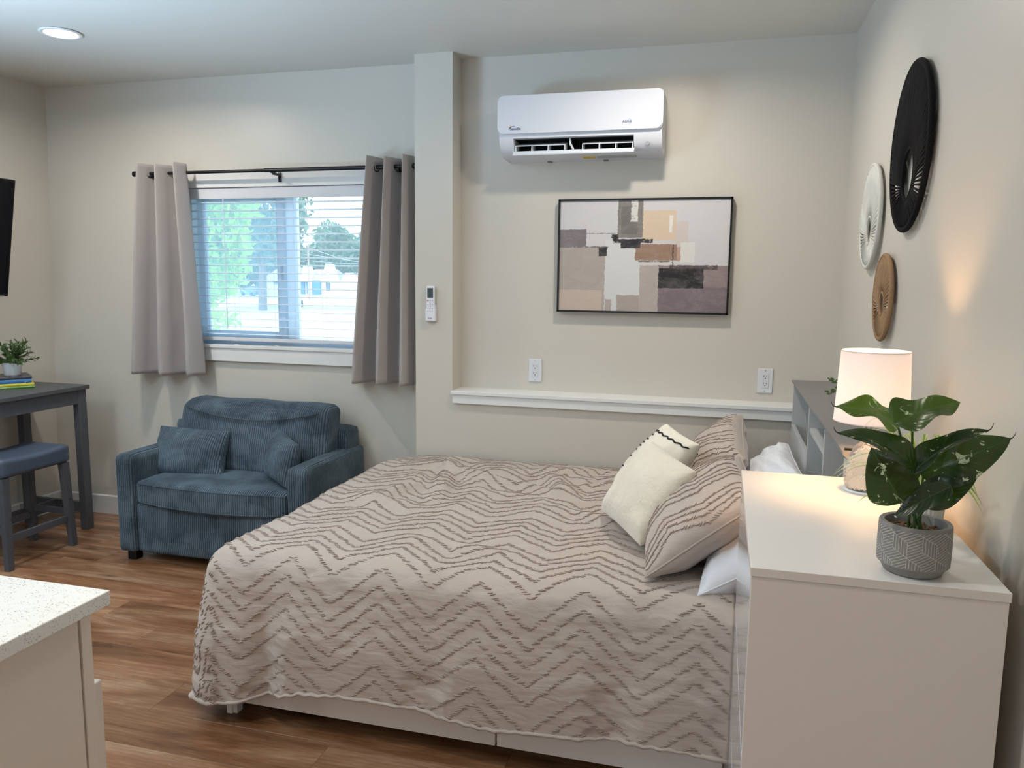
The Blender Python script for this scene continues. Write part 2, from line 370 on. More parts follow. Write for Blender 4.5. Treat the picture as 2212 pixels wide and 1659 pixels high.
def glassmat(name, veil, colr):
    t = NT(name); t.n.remove(t.b); o = t.n['Material Output']
    tr = t.new('ShaderNodeBsdfTransparent'); tr.inputs[0].default_value = (0.93, 0.97, 1, 1); gl = t.new('ShaderNodeBsdfGlossy'); gl.inputs['Roughness'].default_value = 0.02
    di = t.new('ShaderNodeBsdfTranslucent'); di.inputs[0].default_value = (*colr, 1)
    m1 = t.new('ShaderNodeMixShader'); m1.inputs[0].default_value = veil; t.l(tr.outputs[0], m1.inputs[1]); t.l(di.outputs[0], m1.inputs[2])
    fr = t.new('ShaderNodeFresnel'); fr.inputs[0].default_value = 1.45; m2 = t.new('ShaderNodeMixShader'); t.l(t.math('MULTIPLY', fr.outputs[0], 0.8), m2.inputs[0]); t.l(m1.outputs[0], m2.inputs[1]); t.l(gl.outputs[0], m2.inputs[2])
    t.l(m2.outputs[0], o.inputs[0]); return t.m
GL1 = glassmat('glare_veil_glass', 0.10, (0.66, 0.86, 1.0)); GL2 = glassmat('insect_screen', 0.12, (0.6, 0.85, 1.0))  # pale translucent veil on the panes stands in for window glare
bm = bmesh.new(); box(bm, OX0 + .08, -2.38, 3.863, 3.867, OZ0 + .07, OZ1 - .06); obj('pane', bm, GL1, win)
bm = bmesh.new(); box(bm, -2.29, OX1 - .02, 3.893, 3.897, OZ0 + .04, OZ1 - .025); obj('pane', bm, GL1, win)
bm = bmesh.new(); box(bm, OX0 + .045, -2.33, 3.915, 3.917, OZ0 + .04, OZ1 - .03); obj('insect_screen', bm, GL2, win)
struct(obj('trim_3', B(-2.99, -1.74, 3.765, 3.788, 0.964, 1.04, bev=.002), TRIM), 'white apron casing below the window')
struct(obj('trim_4', B(-2.99, -1.74, 3.765, 3.788, OZ1, 2.0, bev=.002), TRIM), 'white casing above the window')
struct(obj('trim_5', B(-3.01, -1.72, 3.757, 3.868, 1.038, 1.056, bev=.002), TRIM), 'white window sill board')
# blinds
bl = thing('window_blind', 'white horizontal slat blind hanging inside the sliding window', 'blind', ((OX0 + OX1) / 2, 3.80, 1.9))
def lb(name, me_bm, mat): 
    o = obj(name, me_bm, mat, bl); o.matrix_parent_inverse = Matrix.Translation(bl.location).inverted(); return o
BX0, BX1 = OX0 + .006, OX1 - .006
lb('valance', B(BX0, BX1, 3.775, 3.785, 1.856, 1.913, bev=.002), WHITE)
lb('head_rail', B(BX0, BX1, 3.787, 3.835, 1.872, 1.912, bev=.002), WHITE)
SLAT = P('blind_slat', (226, 234, 244), 0.35)
bm = bmesh.new(); n = 6; A = []
for i in range(n + 1):
    t = i / n; yy = 3.789 + .046 * t; zz = 0.0022 * (1 - (2 * t - 1) ** 2) - 0.0012 * (2 * t - 1)
    A.append((yy, zz))
prism(bm, A + [(a, b - .0026) for a, b in reversed(A)], 'x', BX0, BX1); sm = bpy.data.meshes.new('slat'); bmesh.ops.recalc_face_normals(bm, faces=bm.faces); bm.to_mesh(sm); bm.free(); sm.materials.append(SLAT)
for k in range(18):
    o = link('slat', sm, bl); o.matrix_parent_inverse = Matrix.Translation(bl.location).inverted(); o.location = (0, 0, 1.838 - k * 0.0425)
lb('bottom_rail', B(BX0, BX1, 3.790, 3.836, 1.078, 1.098, bev=.003), WHITE)
for x in (-2.62, -2.37, -2.12 + .04):
    for yy in (3.790, 3.834):
        bm = bmesh.new(); cyl(bm, (x, yy, 1.07), (x, yy, 1.88), .0008, n=5); lb('ladder_cord', bm, WHITE)
for i, x in enumerate((-2.605, -2.36, -2.06)):
    bm = bmesh.new(); tube(bm, [(x - .02, 3.776, 1.058), (x, 3.77, 1.064), (x + .012, 3.772, 1.05), (x - .004, 3.776, 1.046), (x + .002, 3.772, 1.062), (x + .03, 3.776, 1.052)], .0014, 5); lb('cord_knot', bm, WHITE)
bm = bmesh.new(); cyl(bm, (-2.66, 3.772, 1.15), (-2.66, 3.772, 1.86), .003, n=8); lb('tilt_wand', bm, P('clear_plastic', (215, 232, 244), 0.15))

# curtain rod and curtains
rod = thing('curtain_rod', 'black metal curtain rod spanning above the window', 'curtain rod', (-2.33, 3.70, 1.989))
def rp(name, bm, mat=BLACK, par=rod, sm_=True):
    o = obj(name, bm, mat, par, smooth='auto' if sm_ else False); o.matrix_parent_inverse = Matrix.Translation(par.location).inverted(); return o
bm = bmesh.new(); cyl(bm, (-3.15, 3.70, 1.989), (-2.33, 3.70, 1.989), .0085); rp('thin_tube', bm)
bm = bmesh.new(); cyl(bm, (-2.35, 3.70, 1.989), (-1.495, 3.70, 1.989), .0105); rp('thick_tube', bm)
for x in (-3.155, -1.497):
    bm = bmesh.new(); cyl(bm, (x - .014, 3.70, 1.989), (x + .014, 3.70, 1.989), .015); rp('finial', bm)
for x in (-3.05, -2.30, -1.60):
    bm = bmesh.new(); box(bm, x - .008, x + .008, 3.70, 3.764, 1.966, 1.976, bev=.002); box(bm, x - .009, x + .009, 3.760, 3.766, 1.935, 1.985, bev=.001); cyl(bm, (x, 3.70, 1.972), (x, 3.70, 1.985), .006, n=10); box(bm, x - .012, x + .012, 3.689, 3.711, 1.974, 1.978); rp('bracket', bm)
def curtain(name, label, top, bot, z1, zb, cyc, ph, seed, amp=(.046, .050)):
    nx, nz = 150, 60; V = np.zeros((nx + 1, nz + 1, 3))
    for i in range(nx + 1):
        s = i / nx
        for j in range(nz + 1):
            t = j / nz
            wob = 0.02 * noise.noise(Vector((s * 3, t * 1.6, seed)))
            xs = lerp(top(s), bot(s), t ** 0.9)
            a = lerp(amp[0], amp[1], t); w0 = math.sin(2 * math.pi * (cyc * (s + wob * t) + ph)); wv = math.copysign(abs(w0) ** 0.85, w0)
            yy = 3.690 + a * 1.3 * wv + .010 * t * noise.noise(Vector((s * 6, t * 2, seed + 4))) + .004 * noise.noise(Vector((s * 20 + t * 8, t * 9, seed + 9))) * t
            xs += .004 * math.sin(4 * math.pi * (cyc * s + ph)) * (1 - .4 * t)
            V[i, j] = (xs, min(yy, 3.761), lerp(z1 + .004 * math.sin(9 * s), zb(s), t))
    root = thing(name, label, 'curtain', ((top(0) + top(1)) / 2, 3.70, z1), group='grey curtains at the window')
    o = grid_mesh('panel', V, CURT, root); o.matrix_parent_inverse = Matrix.Translation(root.location).inverted()
    md = o.modifiers.new('thickness', 'SOLIDIFY'); md.thickness = .0018; md.offset = 0
    # hems: stitched band at top and bottom
    for lo, hi in ((0.0, 0.055), (0.975, 1.0)):
        pass
    # grommets where the cloth crosses the rod
    for k in range(int(cyc * 2 + 2)):
        s = (k * 0.5 - ph) / cyc
        if not 0.03 < s < 0.99: continue
        i = int(s * nx); x = V[i, 2, 0]; yv = Vector(V[min(i + 1, nx), 2]) - Vector(V[i - 1, 2]); yv.z = 0; d = yv.normalized(); nrm = Vector((d.y, -d.x, 0))
        bm = bmesh.new(); pts = []
        for q in range(20):
            a = 2 * math.pi * q / 20; pts.append(Vector((x, 3.70, 1.989)) + d * math.cos(a) * .021 + Vector((0, 0, 1)) * math.sin(a) * .021)
        tube(bm, pts, .0042, 6, closed=True); rp('grommet', bm, P('gunmetal', (50, 50, 54), .25, 1) if 'gunmetal' not in bpy.data.materials else bpy.data.materials['gunmetal'], root)
    return root
curtain('curtain', 'grey satin curtain panel left of the window, flaring out at the hem', lambda s: lerp(-3.125, -2.83, s), lambda s: lerp(-3.245, -2.765, s), 2.034, lambda s: .885 + .02 * max(0, s - .6) , 2.6, .42, 1)
curtain('curtain', 'grey satin curtain panel right of the window, against the wall column', lambda s: lerp(-1.775, -1.500, s), lambda s: lerp(-1.885, -1.497, s), 2.034, lambda s: .892, 2.9, .30, 5)

# television on the left wall
tv = thing('television', 'black flat television tilted down on the left wall', 'television', (-3.80, 3.0, 1.63))
def ch(par, name, bm, mat, smooth=False):
    o = obj(name, bm, mat, par, smooth=smooth); o.matrix_parent_inverse = Matrix.Translation(par.location).inverted(); return o
def tvb(x0, x1, y0, y1, z0, z1, bev=.003):
    bm = B(x0, x1, y0, y1, z0, z1, bev=bev); bmesh.ops.rotate(bm, verts=bm.verts, cent=(-3.64, 3.0, 1.62), matrix=Matrix.Rotation(math.radians(10), 3, 'Y')); return bm
ch(tv, 'housing', tvb(-3.655, -3.622, 2.36, 3.315, 1.315, 1.925), BLACK); ch(tv, 'screen', tvb(-3.6225, -3.620, 2.37, 3.303, 1.332, 1.915, 0), P('screen_glass', (5, 7, 14), .12, spec=.5))
ch(tv, 'wall_bracket', B(-3.845, -3.645, 2.8, 2.96, 1.55, 1.70, bev=.005), BLACK); ch(tv, 'logo', tvb(-3.6205, -3.6195, 3.25, 3.29, 1.320, 1.325, 0), P('logo_grey', (120, 120, 125), .4))

# recessed ceiling light
rl = thing('recessed_light', 'round recessed ceiling light glowing at the upper left', 'ceiling light', (-2.89, 2.97, 2.5))
bm = bmesh.new(); lathe(bm, [(.068, .0), (.084, -.001), (.088, -.004), (.084, -.007), (.070, -.007), (.067, -.004), (.068, .0)], n=40); obj('trim_ring', bm, TRIM, rl, smooth=True)
bm = bmesh.new(); cyl(bm, (0, 0, -.0045), (0, 0, 0), .067, n=40); obj('diffuser', bm, P('lit_diffuser', (255, 250, 240), .5, emit=((255, 244, 226), 14)), rl)

# ------------------------------------------------------------------ air conditioner
ac = thing('air_conditioner', 'white split air conditioner above the abstract painting', 'air conditioner', (-0.66, 3.76, 2.02))
AX0, AX1 = -1.036, -0.285
prof = [(3.76, 2.262), (3.60, 2.268), (3.575, 2.262), (3.566, 2.245), (3.562, 2.12), (3.566, 2.08), (3.578, 2.045), (3.60, 2.018), (3.64, 2.004), (3.76, 1.998)]
OPN = (-0.965, -0.412)
bm = bmesh.new(); prism(bm, prof, 'x', AX0 + .004, OPN[0]); prism(bm, prof, 'x', OPN[1], AX1 - .004)
prism(bm, [(3.76, 2.262), (3.60, 2.268), (3.575, 2.262), (3.566, 2.245), (3.562, 2.12), (3.566, 2.079), (3.68, 2.079), (3.68, 2.012), (3.76, 2.012)], 'x', OPN[0], OPN[1])
prism(bm, [(3.61, 2.014), (3.64, 2.004), (3.76, 1.998), (3.76, 2.014)], 'x', OPN[0], OPN[1])
ch(ac, 'body', bm, WHITE, 'auto')
def rrect(x0, x1, z0, z1, r, n=6):
    out = []
    for cx_, cz_, a0 in ((x1 - r, z1 - r, 0), (x0 + r, z1 - r, 90), (x0 + r, z0 + r, 180), (x1 - r, z0 + r, 270)):
        for k in range(n + 1):
            a = math.radians(a0 + 90 * k / n); out.append((cx_ + r * math.cos(a), cz_ + r * math.sin(a)))
    return out
bm = bmesh.new(); prism(bm, rrect(AX0, AX1, 2.098, 2.266, .022), 'y', 3.548, 3.564)
bmesh.ops.bevel(bm, geom=[e for e in bm.edges if abs(e.verts[0].co.y - e.verts[1].co.y) < 1e-6 and e.verts[0].co.y < 3.55], offset=.004, segments=3, affect='EDGES')
ch(ac, 'front_panel', bm, WGLOSS, 'auto')
ch(ac, 'side_cover', B(AX1 - .02, AX1 - .002, 3.66, 3.76, 2.006, 2.25, bev=.004), WHITE)
bm = bmesh.new(); box(bm, OPN[0], OPN[1], 3.675, 3.682, 2.014, 2.079); box(bm, OPN[0], OPN[1], 3.60, 3.68, 2.078, 2.0795); ch(ac, 'outlet_cavity', bm, DARK)
LV = P('louvre_white', (222, 228, 234), .3)
for a, b in ((OPN[0] + .006, -0.725), (-0.645, OPN[1] - .004)):
    bm = bmesh.new(); prism(bm, [(3.645, 2.064), (3.585, 2.046), (3.584, 2.049), (3.645, 2.067)], 'x', a, b)
    for k in range(4):
        x = lerp(a, b - .003, k / 3); prism(bm, [(3.645, 2.064), (3.585, 2.047), (3.575, 2.012), (3.60, 2.012), (3.65, 2.04)], 'x', x, x + .0025)
    ch(ac, 'air_vane', bm, LV)
bm = bmesh.new(); prism(bm, [(3.640, 2.026), (3.572, 2.004), (3.570, 2.009), (3.585, 2.024), (3.638, 2.034)], 'x', OPN[0] - .002, OPN[1] + .002); ch(ac, 'louvre', bm, LV)
bm = bmesh.new(); tube(bm, [(-.705, 3.60, 2.075), (-.70, 3.585, 2.05), (-.688, 3.583, 2.03), (-.685, 3.585, 2.02)], .005, 6); box(bm, -.70, -.655, 3.585, 3.60, 2.018, 2.026, bev=.002); ch(ac, 'louvre_hinge', bm, WHITE)
for k in range(9):
    x = -.735 + k * .011; bm = B(x, x + .002, 3.64, 3.67, 2.03, 2.075); ch(ac, 'fin', bm, DARK)
def front_disc(par, name, x, y0, z, r, mat, h=.002):
    bm = bmesh.new(); cyl(bm, (x, y0, z), (x, y0 - h, z), r, n=24); return ch(par, name, bm, mat)
front_disc(ac, 'display_window', -.352, 3.583, 2.040, .009, P('sensor_grey', (150, 156, 162), .3), .01)
BLUE = P('logo_blue', (38, 82, 128), .5); ORG = P('logo_orange', (226, 160, 60), .5); TEAL = P('logo_teal', (70, 140, 180), .5)
text('lettering', 'Senville', .017, BLUE, ac, (-.975 + .66, 3.547 - 3.76, 2.113 - 2.02), (math.pi / 2, 0, 0))
bm = bmesh.new(); tube(bm, [(-.981 + .027 * (1 - math.cos(a)) * .8, 3.5475, 2.113 + .017 * math.sin(a)) for a in np.linspace(0.1, 1.9, 10)], .0011, 5); ch(ac, 'logo_arc', bm, BLUE)
bm = bmesh.new(); tube(bm, [(-.981 + .0225 * (1 - math.cos(a)) * .8, 3.5475, 2.118 + .016 * math.sin(a)) for a in np.linspace(0.2, 1.1, 8)], .0014, 5); ch(ac, 'logo_arc', bm, ORG)
text('lettering', 'AURA', .016, BLUE, ac, (-.462 + .66, 3.547 - 3.76, 2.126 - 2.02), (math.pi / 2, 0, 0))
bm = bmesh.new(); tube(bm, [(-.435 + .012 * math.cos(a), 3.5475, 2.131 + .012 * math.sin(a)) for a in np.linspace(-1.6, 1.5, 14)], .0006, 5); ch(ac, 'logo_arc', bm, TEAL)
ch(ac, 'energy_sticker', B(-.655, -.60, 3.646, 3.70, 1.9995, 2.0035), P('sticker_yellow', (206, 186, 90), .6)); ch(ac, 'rating_label', B(-.588, -.41, 3.645, 3.70, 1.9995, 2.0035), P('sticker_grey', (168, 168, 164), .6))
for x in (-.83, -.56): ch(ac, 'mounting_clip', B(x - .01, x + .01, 3.735, 3.757, 1.994, 2.0, bev=.001), P('clip_grey', (120, 112, 108), .5))

# ------------------------------------------------------------------ painting
def paint_mat():
    t = NT('abstract_canvas'); c = t.new('ShaderNodeTexCoord'); sp = t.new('ShaderNodeSeparateXYZ'); t.l(c.outputs['UV'], sp.inputs[0]); vv = c.outputs['UV']
    e1 = t.math('MULTIPLY', t.math('SUBTRACT', t.noise(vv, 16, 6, .8), .5), .030); e2 = t.math('MULTIPLY', t.math('SUBTRACT', t.noise(vv, 21, 6, .8), .5), .030)
    X = t.math('ADD', sp.outputs[0], e1); Y = t.math('ADD', sp.outputs[1], e2)
    cloud = t.noise(vv, 4, 4, .6, .5)
    col = t.mix(cloud, (206, 200, 202), (190, 194, 196))
    def rect(col, x0, x1, y0, y1, c, a=1.0, tex=None):
        m = t.math('MULTIPLY', t.math('MULTIPLY', t.math('GREATER_THAN', X, x0), t.math('LESS_THAN', X, x1)), t.math('MULTIPLY', t.math('GREATER_THAN', Y, y0), t.math('LESS_THAN', Y, y1)))
        m = t.math('MULTIPLY', m, a)
        if tex: m = t.math('MULTIPLY', m, t.ramp(t.noise(vv, tex, 5, .75), [(.38, (0,) * 3), (.46, (255,) * 3)]).outputs[0])
        return t.mix(m, col, c)
    S = [(-.1, .29, -.1, .58, (168, 158, 152)), (-.1, .27, -.1, .20, (190, 174, 162)), (-.1, .17, .585, .735, (118, 110, 114)), (.285, .49, -.1, .64, (204, 206, 206)), (.49, .60, -.1, .42, (172, 162, 156)),
         (.36, .49, -.1, .16, (164, 154, 148)), (.29, .33, -.1, .12, (170, 158, 152)), (.355, .50, .66, 1.1, (122, 118, 114)), (.375, .47, .69, .93, (108, 104, 100)), (.50, .69, .635, .895, (206, 186, 162)), (.69, .76, .50, .80, (198, 178, 168), .5),
         (.60, 1.1, -.1, .235, (118, 104, 110)), (.60, 1.1, .235, .42, (134, 120, 120)), (.46, .70, .465, .605, (146, 116, 98)), (.70, .725, .46, .58, (176, 150, 136)), (.60, .855, .225, .395, (22, 18, 22)),
         (.375, .49, .57, .645, (26, 24, 34)), (.245, .295, .50, .58, (32, 30, 32)), (.32, .36, .635, .69, (24, 24, 26), 1.0, 26), (.33, .56, .615, .65, (34, 28, 34), 1.0, 30), (.72, .80, .45, .62, (212, 212, 208), .8), (.49, .68, .43, .465, (206, 200, 198)), (.48, .66, .45, .463, (60, 50, 46), .8, 40), (.66, .93, .385, .425, (52, 40, 44), .8, 22), (.0, .30, .575, .587, (60, 54, 56), .7, 34), (.17, .34, .695, .702, (110, 104, 104), .8, 30), (.675, .682, .42, .60, (50, 40, 38), .9, 40), (.43, .47, .80, 1.0, (214, 212, 210), .9, 24), (.65, .67, .70, .85, (222, 220, 216), .9, 18)]
    for r in S: col = rect(col, *r)
    pat = t.noise(vv, 10, 6, .7, 1.0); col = t.mix(t.math('MULTIPLY', t.ramp(pat, [(.45, (0,) * 3), (.7, (255,) * 3)]).outputs[0], .12), col, (216, 210, 206))
    t.col(col); t.b.inputs['Roughness'].default_value = .55; t.bump(t.noise(vv, 30, 6, .7, .6), .25, .003); return t.m
pic = thing('framed_painting', 'abstract beige grey and black painting in a thin black frame', 'painting', (-.38, 3.76, 1.55))
px0, px1, pz0, pz1 = -.786 * .991, .028, 1.281, 1.819
yf = 3.72
def Yp(x): return x
PX0, PX1, PZ0, PZ1 = -.778, .0275, 1.283, 1.818
bm = bmesh.new(); r = box(bm, PX0 + .006, PX1 - .006, 3.727, 3.75, PZ0 + .006, PZ1 - .006)
cv = ch(pic, 'canvas', bm, paint_mat()); me = cv.data; uvl = me.uv_layers.new(name='UVMap')
for lp in me.loops:
    v = me.vertices[lp.vertex_index].co; uvl.data[lp.index].uv = ((v.x - PX0) / (PX1 - PX0), (v.z - PZ0) / (PZ1 - PZ0))
for nm, a in (('frame_rail', (PX0, PX1, 3.72, 3.755, PZ0, PZ0 + .009)), ('frame_rail', (PX0, PX1, 3.72, 3.755, PZ1 - .009, PZ1)), ('frame_rail', (PX0, PX0 + .009, 3.72, 3.755, PZ0, PZ1)), ('frame_rail', (PX1 - .009, PX1, 3.72, 3.755, PZ0, PZ1))):
    ch(pic, nm, B(*a), BLACK)

# ------------------------------------------------------------------ wall outlets and remote control
def outlet(x, z, label):
    t = thing('wall_outlet', label, 'outlet', (x, 3.76, z), 'wall outlets above the ledge')
    obj('cover_plate', B(-.034, .034, -.007, 0, -.057, .057, bev=.003), WHITE, t); obj('receptacle', B(-.0155, .0155, -.0095, -.005, -.034, .034, bev=.0015), WGLOSS, t)
    for dz in (.018, -.016):
        bm = bmesh.new(); box(bm, -.0075, -.0055, -.0099, -.009, dz, dz + .009); box(bm, .005, .007, -.0099, -.009, dz + .001, dz + .008); cyl(bm, (0, -.0099, dz - .006), (0, -.009, dz - .006), .0024, n=12); obj('socket', bm, DARK, t)
    for dz in (-.047, .047):
        bm = bmesh.new(); cyl(bm, (0, -.0078, dz), (0, -.006, dz), .0028, n=12); obj('screw', bm, CHROME, t)
outlet(-.889, .986, 'white wall outlet below the air conditioner, left of the painting'); outlet(.208, .982, 'white wall outlet beside the headboard, right of the painting')
rc = thing('remote_control', 'white air conditioner remote in its holder on the wall column', 'remote control', (-1.39, 3.63, 1.312))
WP = P('remote_white', (226, 228, 236), .35)
obj('holder', B(-.026, .026, -.026, 0, -.085, -.025, bev=.003), WP, rc); obj('holder', B(-.022, .022, -.006, 0, -.085, -.005, bev=.002), WP, rc)
obj('body', B(-.021, .021, -.024, -.006, -.080, .088, bev=.004), WP, rc)
obj('display', B(-.015, .015, -.0248, -.023, .030, .077, bev=.0005), P('lcd_dark', (52, 66, 68), .25), rc)
bm = bmesh.new(); cyl(bm, (-.012, -.0255, .016), (-.012, -.023, .016), .0042, n=14); obj('power_button', bm, P('button_orange', (190, 110, 78), .5), rc)
GB = P('button_grey', (150, 156, 164), .5)
for x, z in [(.0, .016), (.012, .016), (-.012, -.004), (0, .004), (.012, -.004), (0, -.012), (0, -.004), (-.012, -.024), (0, -.024), (.012, -.024), (-.011, -.036), (0, -.036), (.011, -.036)]:
    bm = bmesh.new(); cyl(bm, (x, -.0262 if z < -.03 else -.0252, z), (x, -.023, z), .0024, n=10); obj('button', bm, GB, rc)
text('lettering', 'Senville', .007, P('logo_dark', (50, 54, 60), .5), rc, (-.012, -.0262, -.072), (math.pi / 2, 0, 0), .0002)

# ------------------------------------------------------------------ dining corner: table, stool, books, plant
tb = thing('pub_table', 'dark grey wooden bar-height table against the left wall', 'table', (-3.65, 3.0, 0))
TX0, TX1, TY0, TY1 = -3.872, -3.405, 2.36, 3.547
ch(tb, 'tabletop', B(TX0, TX1, TY0, TY1, .803, .826, bev=.003), GWOODT)
for x in (TX0 + .012, TX1 - .057):
    for y in (TY0 + .015, TY1 - .067): ch(tb, 'leg', B(x, x + .044, y, y + .052, 0, .803, bev=.003), GWOOD)
ch(tb, 'apron', B(TX1 - .035, TX1 - .018, TY0 + .06, TY1 - .06, .725, .803, bev=.001), GWOOD); ch(tb, 'apron', B(TX0 + .018, TX0 + .035, TY0 + .06, TY1 - .06, .725, .803, bev=.001), GWOOD)
ch(tb, 'apron', B(TX0 + .05, TX1 - .05, TY1 - .05, TY1 - .033, .725, .803, bev=.001), GWOOD); ch(tb, 'apron', B(TX0 + .05, TX1 - .05, TY0 + .033, TY0 + .05, .725, .803, bev=.001), GWOOD)
for y in (TY1 - .052, TY0 + .03): ch(tb, 'stretcher', B(TX0 + .05, TX1 - .05, y, y + .022, .10, .158, bev=.001), GWOOD)
ch(tb, 'stretcher', B(-3.665, -3.643, TY0 + .05, TY1 - .05, .10, .158, bev=.001), GWOOD)
for dx in (-.01, .015):
    bm = bmesh.new(); cyl(bm, (-3.655 + dx * 1.5 + .03, TY1 - .052, .128), (-3.655 + dx * 1.5 + .03, TY1 - .055, .128), .005, n=12); ch(tb, 'bolt', bm, CHROME)

st = thing('counter_stool', 'grey wooden stool with blue-grey leather saddle seat beside the table', 'stool', (-3.42, 3.07, 0))
SX0, SX1, SY0, SY1 = -3.565, -3.288, 2.855, 3.272
bm = bmesh.new()
def saddle(p):
    t = (p.y - (SY0 + SY1) / 2) / ((SY1 - SY0) / 2); k = max(0, (p.z - .47) / .08)
    p.z += .012 * t * t * k - .006 * k; return p
soft_box(bm, SX0, SX1, SY0, SY1, .455, .548, r=.022, n=14, bulge=(0, 0, .004), warp=saddle)
ch(st, 'seat', bm, LEATHER, True)
bm = bmesh.new(); tube(bm, [(SX1 - .004, SY0 + .03 + (SY1 - SY0 - .06) * k / 12, .526 + .008 * (2 * k / 12 - 1) ** 2) for k in range(13)], .0022, 6); ch(st, 'seam', bm, LEATHER)
for sx in (-1, 1):
    for sy in (-1, 1):
        cx_, cy_ = (SX0 + SX1) / 2 + sx * .115, (SY0 + SY1) / 2 + sy * .178; fx, fy = cx_ + sx * .014, cy_ + sy * .016
        bm = bmesh.new(); vs = box(bm, cx_ - .020, cx_ + .020, cy_ - .020, cy_ + .020, 0, .456)
        for v in bm.verts:
            k = 1 - v.co.z / .456; c_ = .016 if v.co.z < .1 else .020
            v.co.x = cx_ + (v.co.x - cx_) * (1 - .18 * k) + sx * .016 * k; v.co.y = cy_ + (v.co.y - cy_) * (1 - .18 * k) + sy * .016 * k
        bmesh.ops.bevel(bm, geom=bm.edges[:], offset=.0025, segments=2, affect='EDGES'); ch(st, 'leg', bm, GWOOD)
        if sx > 0: bm = bmesh.new(); cyl(bm, (cx_ + .024, cy_ + .004, .26), (cx_ + .0275, cy_ + .004, .26), .0045, n=12); ch(st, 'bolt', bm, CHROME)
mx, my = (SX0 + SX1) / 2, (SY0 + SY1) / 2
for sx in (-1, 1): ch(st, 'stretcher', B(mx + sx * .122 - .009, mx + sx * .122 + .009, my - .165, my + .165, .135, .170, bev=.0015), GWOOD)
for sy in (-1, 1): ch(st, 'stretcher', B(mx - .10, mx + .10, my + sy * .186 - .009, my + sy * .186 + .009, .175, .205, bev=.0015), GWOOD)

PAGE = P('book_pages', (222, 216, 200), .8)
def book(label, z0, th, c, ln, wd, rz, dx=0, dy=0, mark=None, soft=False):
    b = thing('book', label, 'book', (-3.575 + dx, 3.345 + dy, z0), 'stacked books on the grey table', rotz=rz)
    m = P('book_cover', c, .35)
    obj('cover', B(-ln, 0, 0, wd, 0, .0018), m, b); obj('cover', B(-ln, 0, 0, wd, th - .0018, th), m, b)
    bm = bmesh.new(); prism(bm, [(0, 0)] + [(-.003 * math.sin(math.pi * k / 8), th * k / 8) for k in range(1, 8)] + [(0, th), (.002, th), (.002, 0)], 'x', -ln, 0); obj('spine', bm, m, b)
    obj('pages', B(-ln + .003, -.003, .002, wd - .004, .0019, th - .0019), PAGE, b)
    if mark: text('lettering', mark[0], mark[1], P('spine_print', mark[2], .5), b, (mark[3], -.0036, th * .22), (math.pi / 2, 0, 0), .0002)
    return b
R55 = math.radians(53)
book('green softcover book at the bottom of the stack', .826, .0125, (74, 132, 44), .255, .19, R55, .001, .002, ('ALMANAC', .009, (216, 226, 206), -.175))
book('yellow book second from the bottom of the stack', .8387, .0155, (196, 186, 44), .255, .19, R55, -.002, .002, ('TRAVEL', .006, (236, 232, 150), -.16))
book('blue hardback book third from the bottom', .8544, .021, (62, 116, 170), .245, .185, R55 + .03, -.012, -.004, ('oo', .010, (200, 214, 230), -.035))
book('dark charcoal book at the top of the stack under the pot', .8756, .017, (66, 66, 72), .245, .18, R55 + .02, -.012, -.001, ('NOVELS', .009, (96, 96, 110), -.06))

def leafmat(name, c, c2, trans=.25):
    t = NT(name); v = t.coord('Object'); t.col(t.mix(t.noise(v, 60, 3), c, c2)); t.b.inputs['Roughness'].default_value = .4
    o = t.n['Material Output']; tl = t.new('ShaderNodeBsdfTranslucent'); tl.inputs[0].default_value = (*s2l(tuple(min(255, int(x * 1.5)) for x in c2)), 1)
    m = t.new('ShaderNodeMixShader'); m.inputs[0].default_value = trans; t.l(t.b.outputs[0], m.inputs[1]); t.l(tl.outputs[0], m.inputs[2]); t.l(m.outputs[0], o.inputs[0]); return t.m
LEAFS = leafmat('small_leaf_green', (42, 66, 34), (86, 112, 66))
def frames(T, nh):
    T = T.normalized(); S = T.cross(nh).normalized(); return T, S, S.cross(T)
def leaf_geo(bm, base, tip, width, nh, arch=.1, prof=None, n=8, m=2, fold=.15, wave=0.0, uvl=None, droop=0, seed=0):
    """blade from base to tip; nh = direction its upper side faces"""
    base, tip = Vector(base), Vector(tip); L = (tip - base).length; T, S, N = frames(tip - base, Vector(nh)); rows = []
    prof = prof or (lambda t: math.sin(math.pi * min(1, t * 1.02) ** .75) ** .8 if 0 < t < .98 else 0)
    for i in range(n + 1):
        t = i / n; w = width / 2 * max(prof(t), .012); c = base + T * L * t + N * L * arch * 4 * t * (1 - t) - Vector((0, 0, 1)) * droop * t * t; r = []
        for j in range(-m, m + 1):
            s = j / m; q = c + S * s * w + N * (abs(s) * w * fold + wave * math.sin(t * 9 + s * 2 + seed) * abs(s) * w)
            v = bm.verts.new(q); r.append((v, (t, s * .5 + .5)))
        rows.append(r)
    for a, b in zip(rows, rows[1:]):
        for j in range(2 * m):
            f = bm.faces.new((a[j][0], a[j + 1][0], b[j + 1][0], b[j][0])); f.smooth = True
            if uvl is not None:
                for lp, u in zip(f.loops, (a[j][1], a[j + 1][1], b[j + 1][1], b[j][1])): lp[uvl].uv = u
sp_ = thing('potted_plant', 'small green bushy plant in a white pot on the stacked books', 'plant', (-3.695, 3.325, .893))
bm = bmesh.new(); lathe(bm, [(0, 0), (.038, 0), (.041, .004), (.046, .069), (.043, .069), (.040, .055), (0, .055)], n=32); obj('pot', bm, P('white_ceramic', (206, 212, 216), .3), sp_, smooth='auto')
bm = bmesh.new(); lathe(bm, [(0, -.0005), (.0385, -.0005), (.0395, .004), (.042, .0042)], n=32); obj('pot_foot', bm, P('raw_clay', (150, 120, 98), .8), sp_)
rnd = random.Random(5)
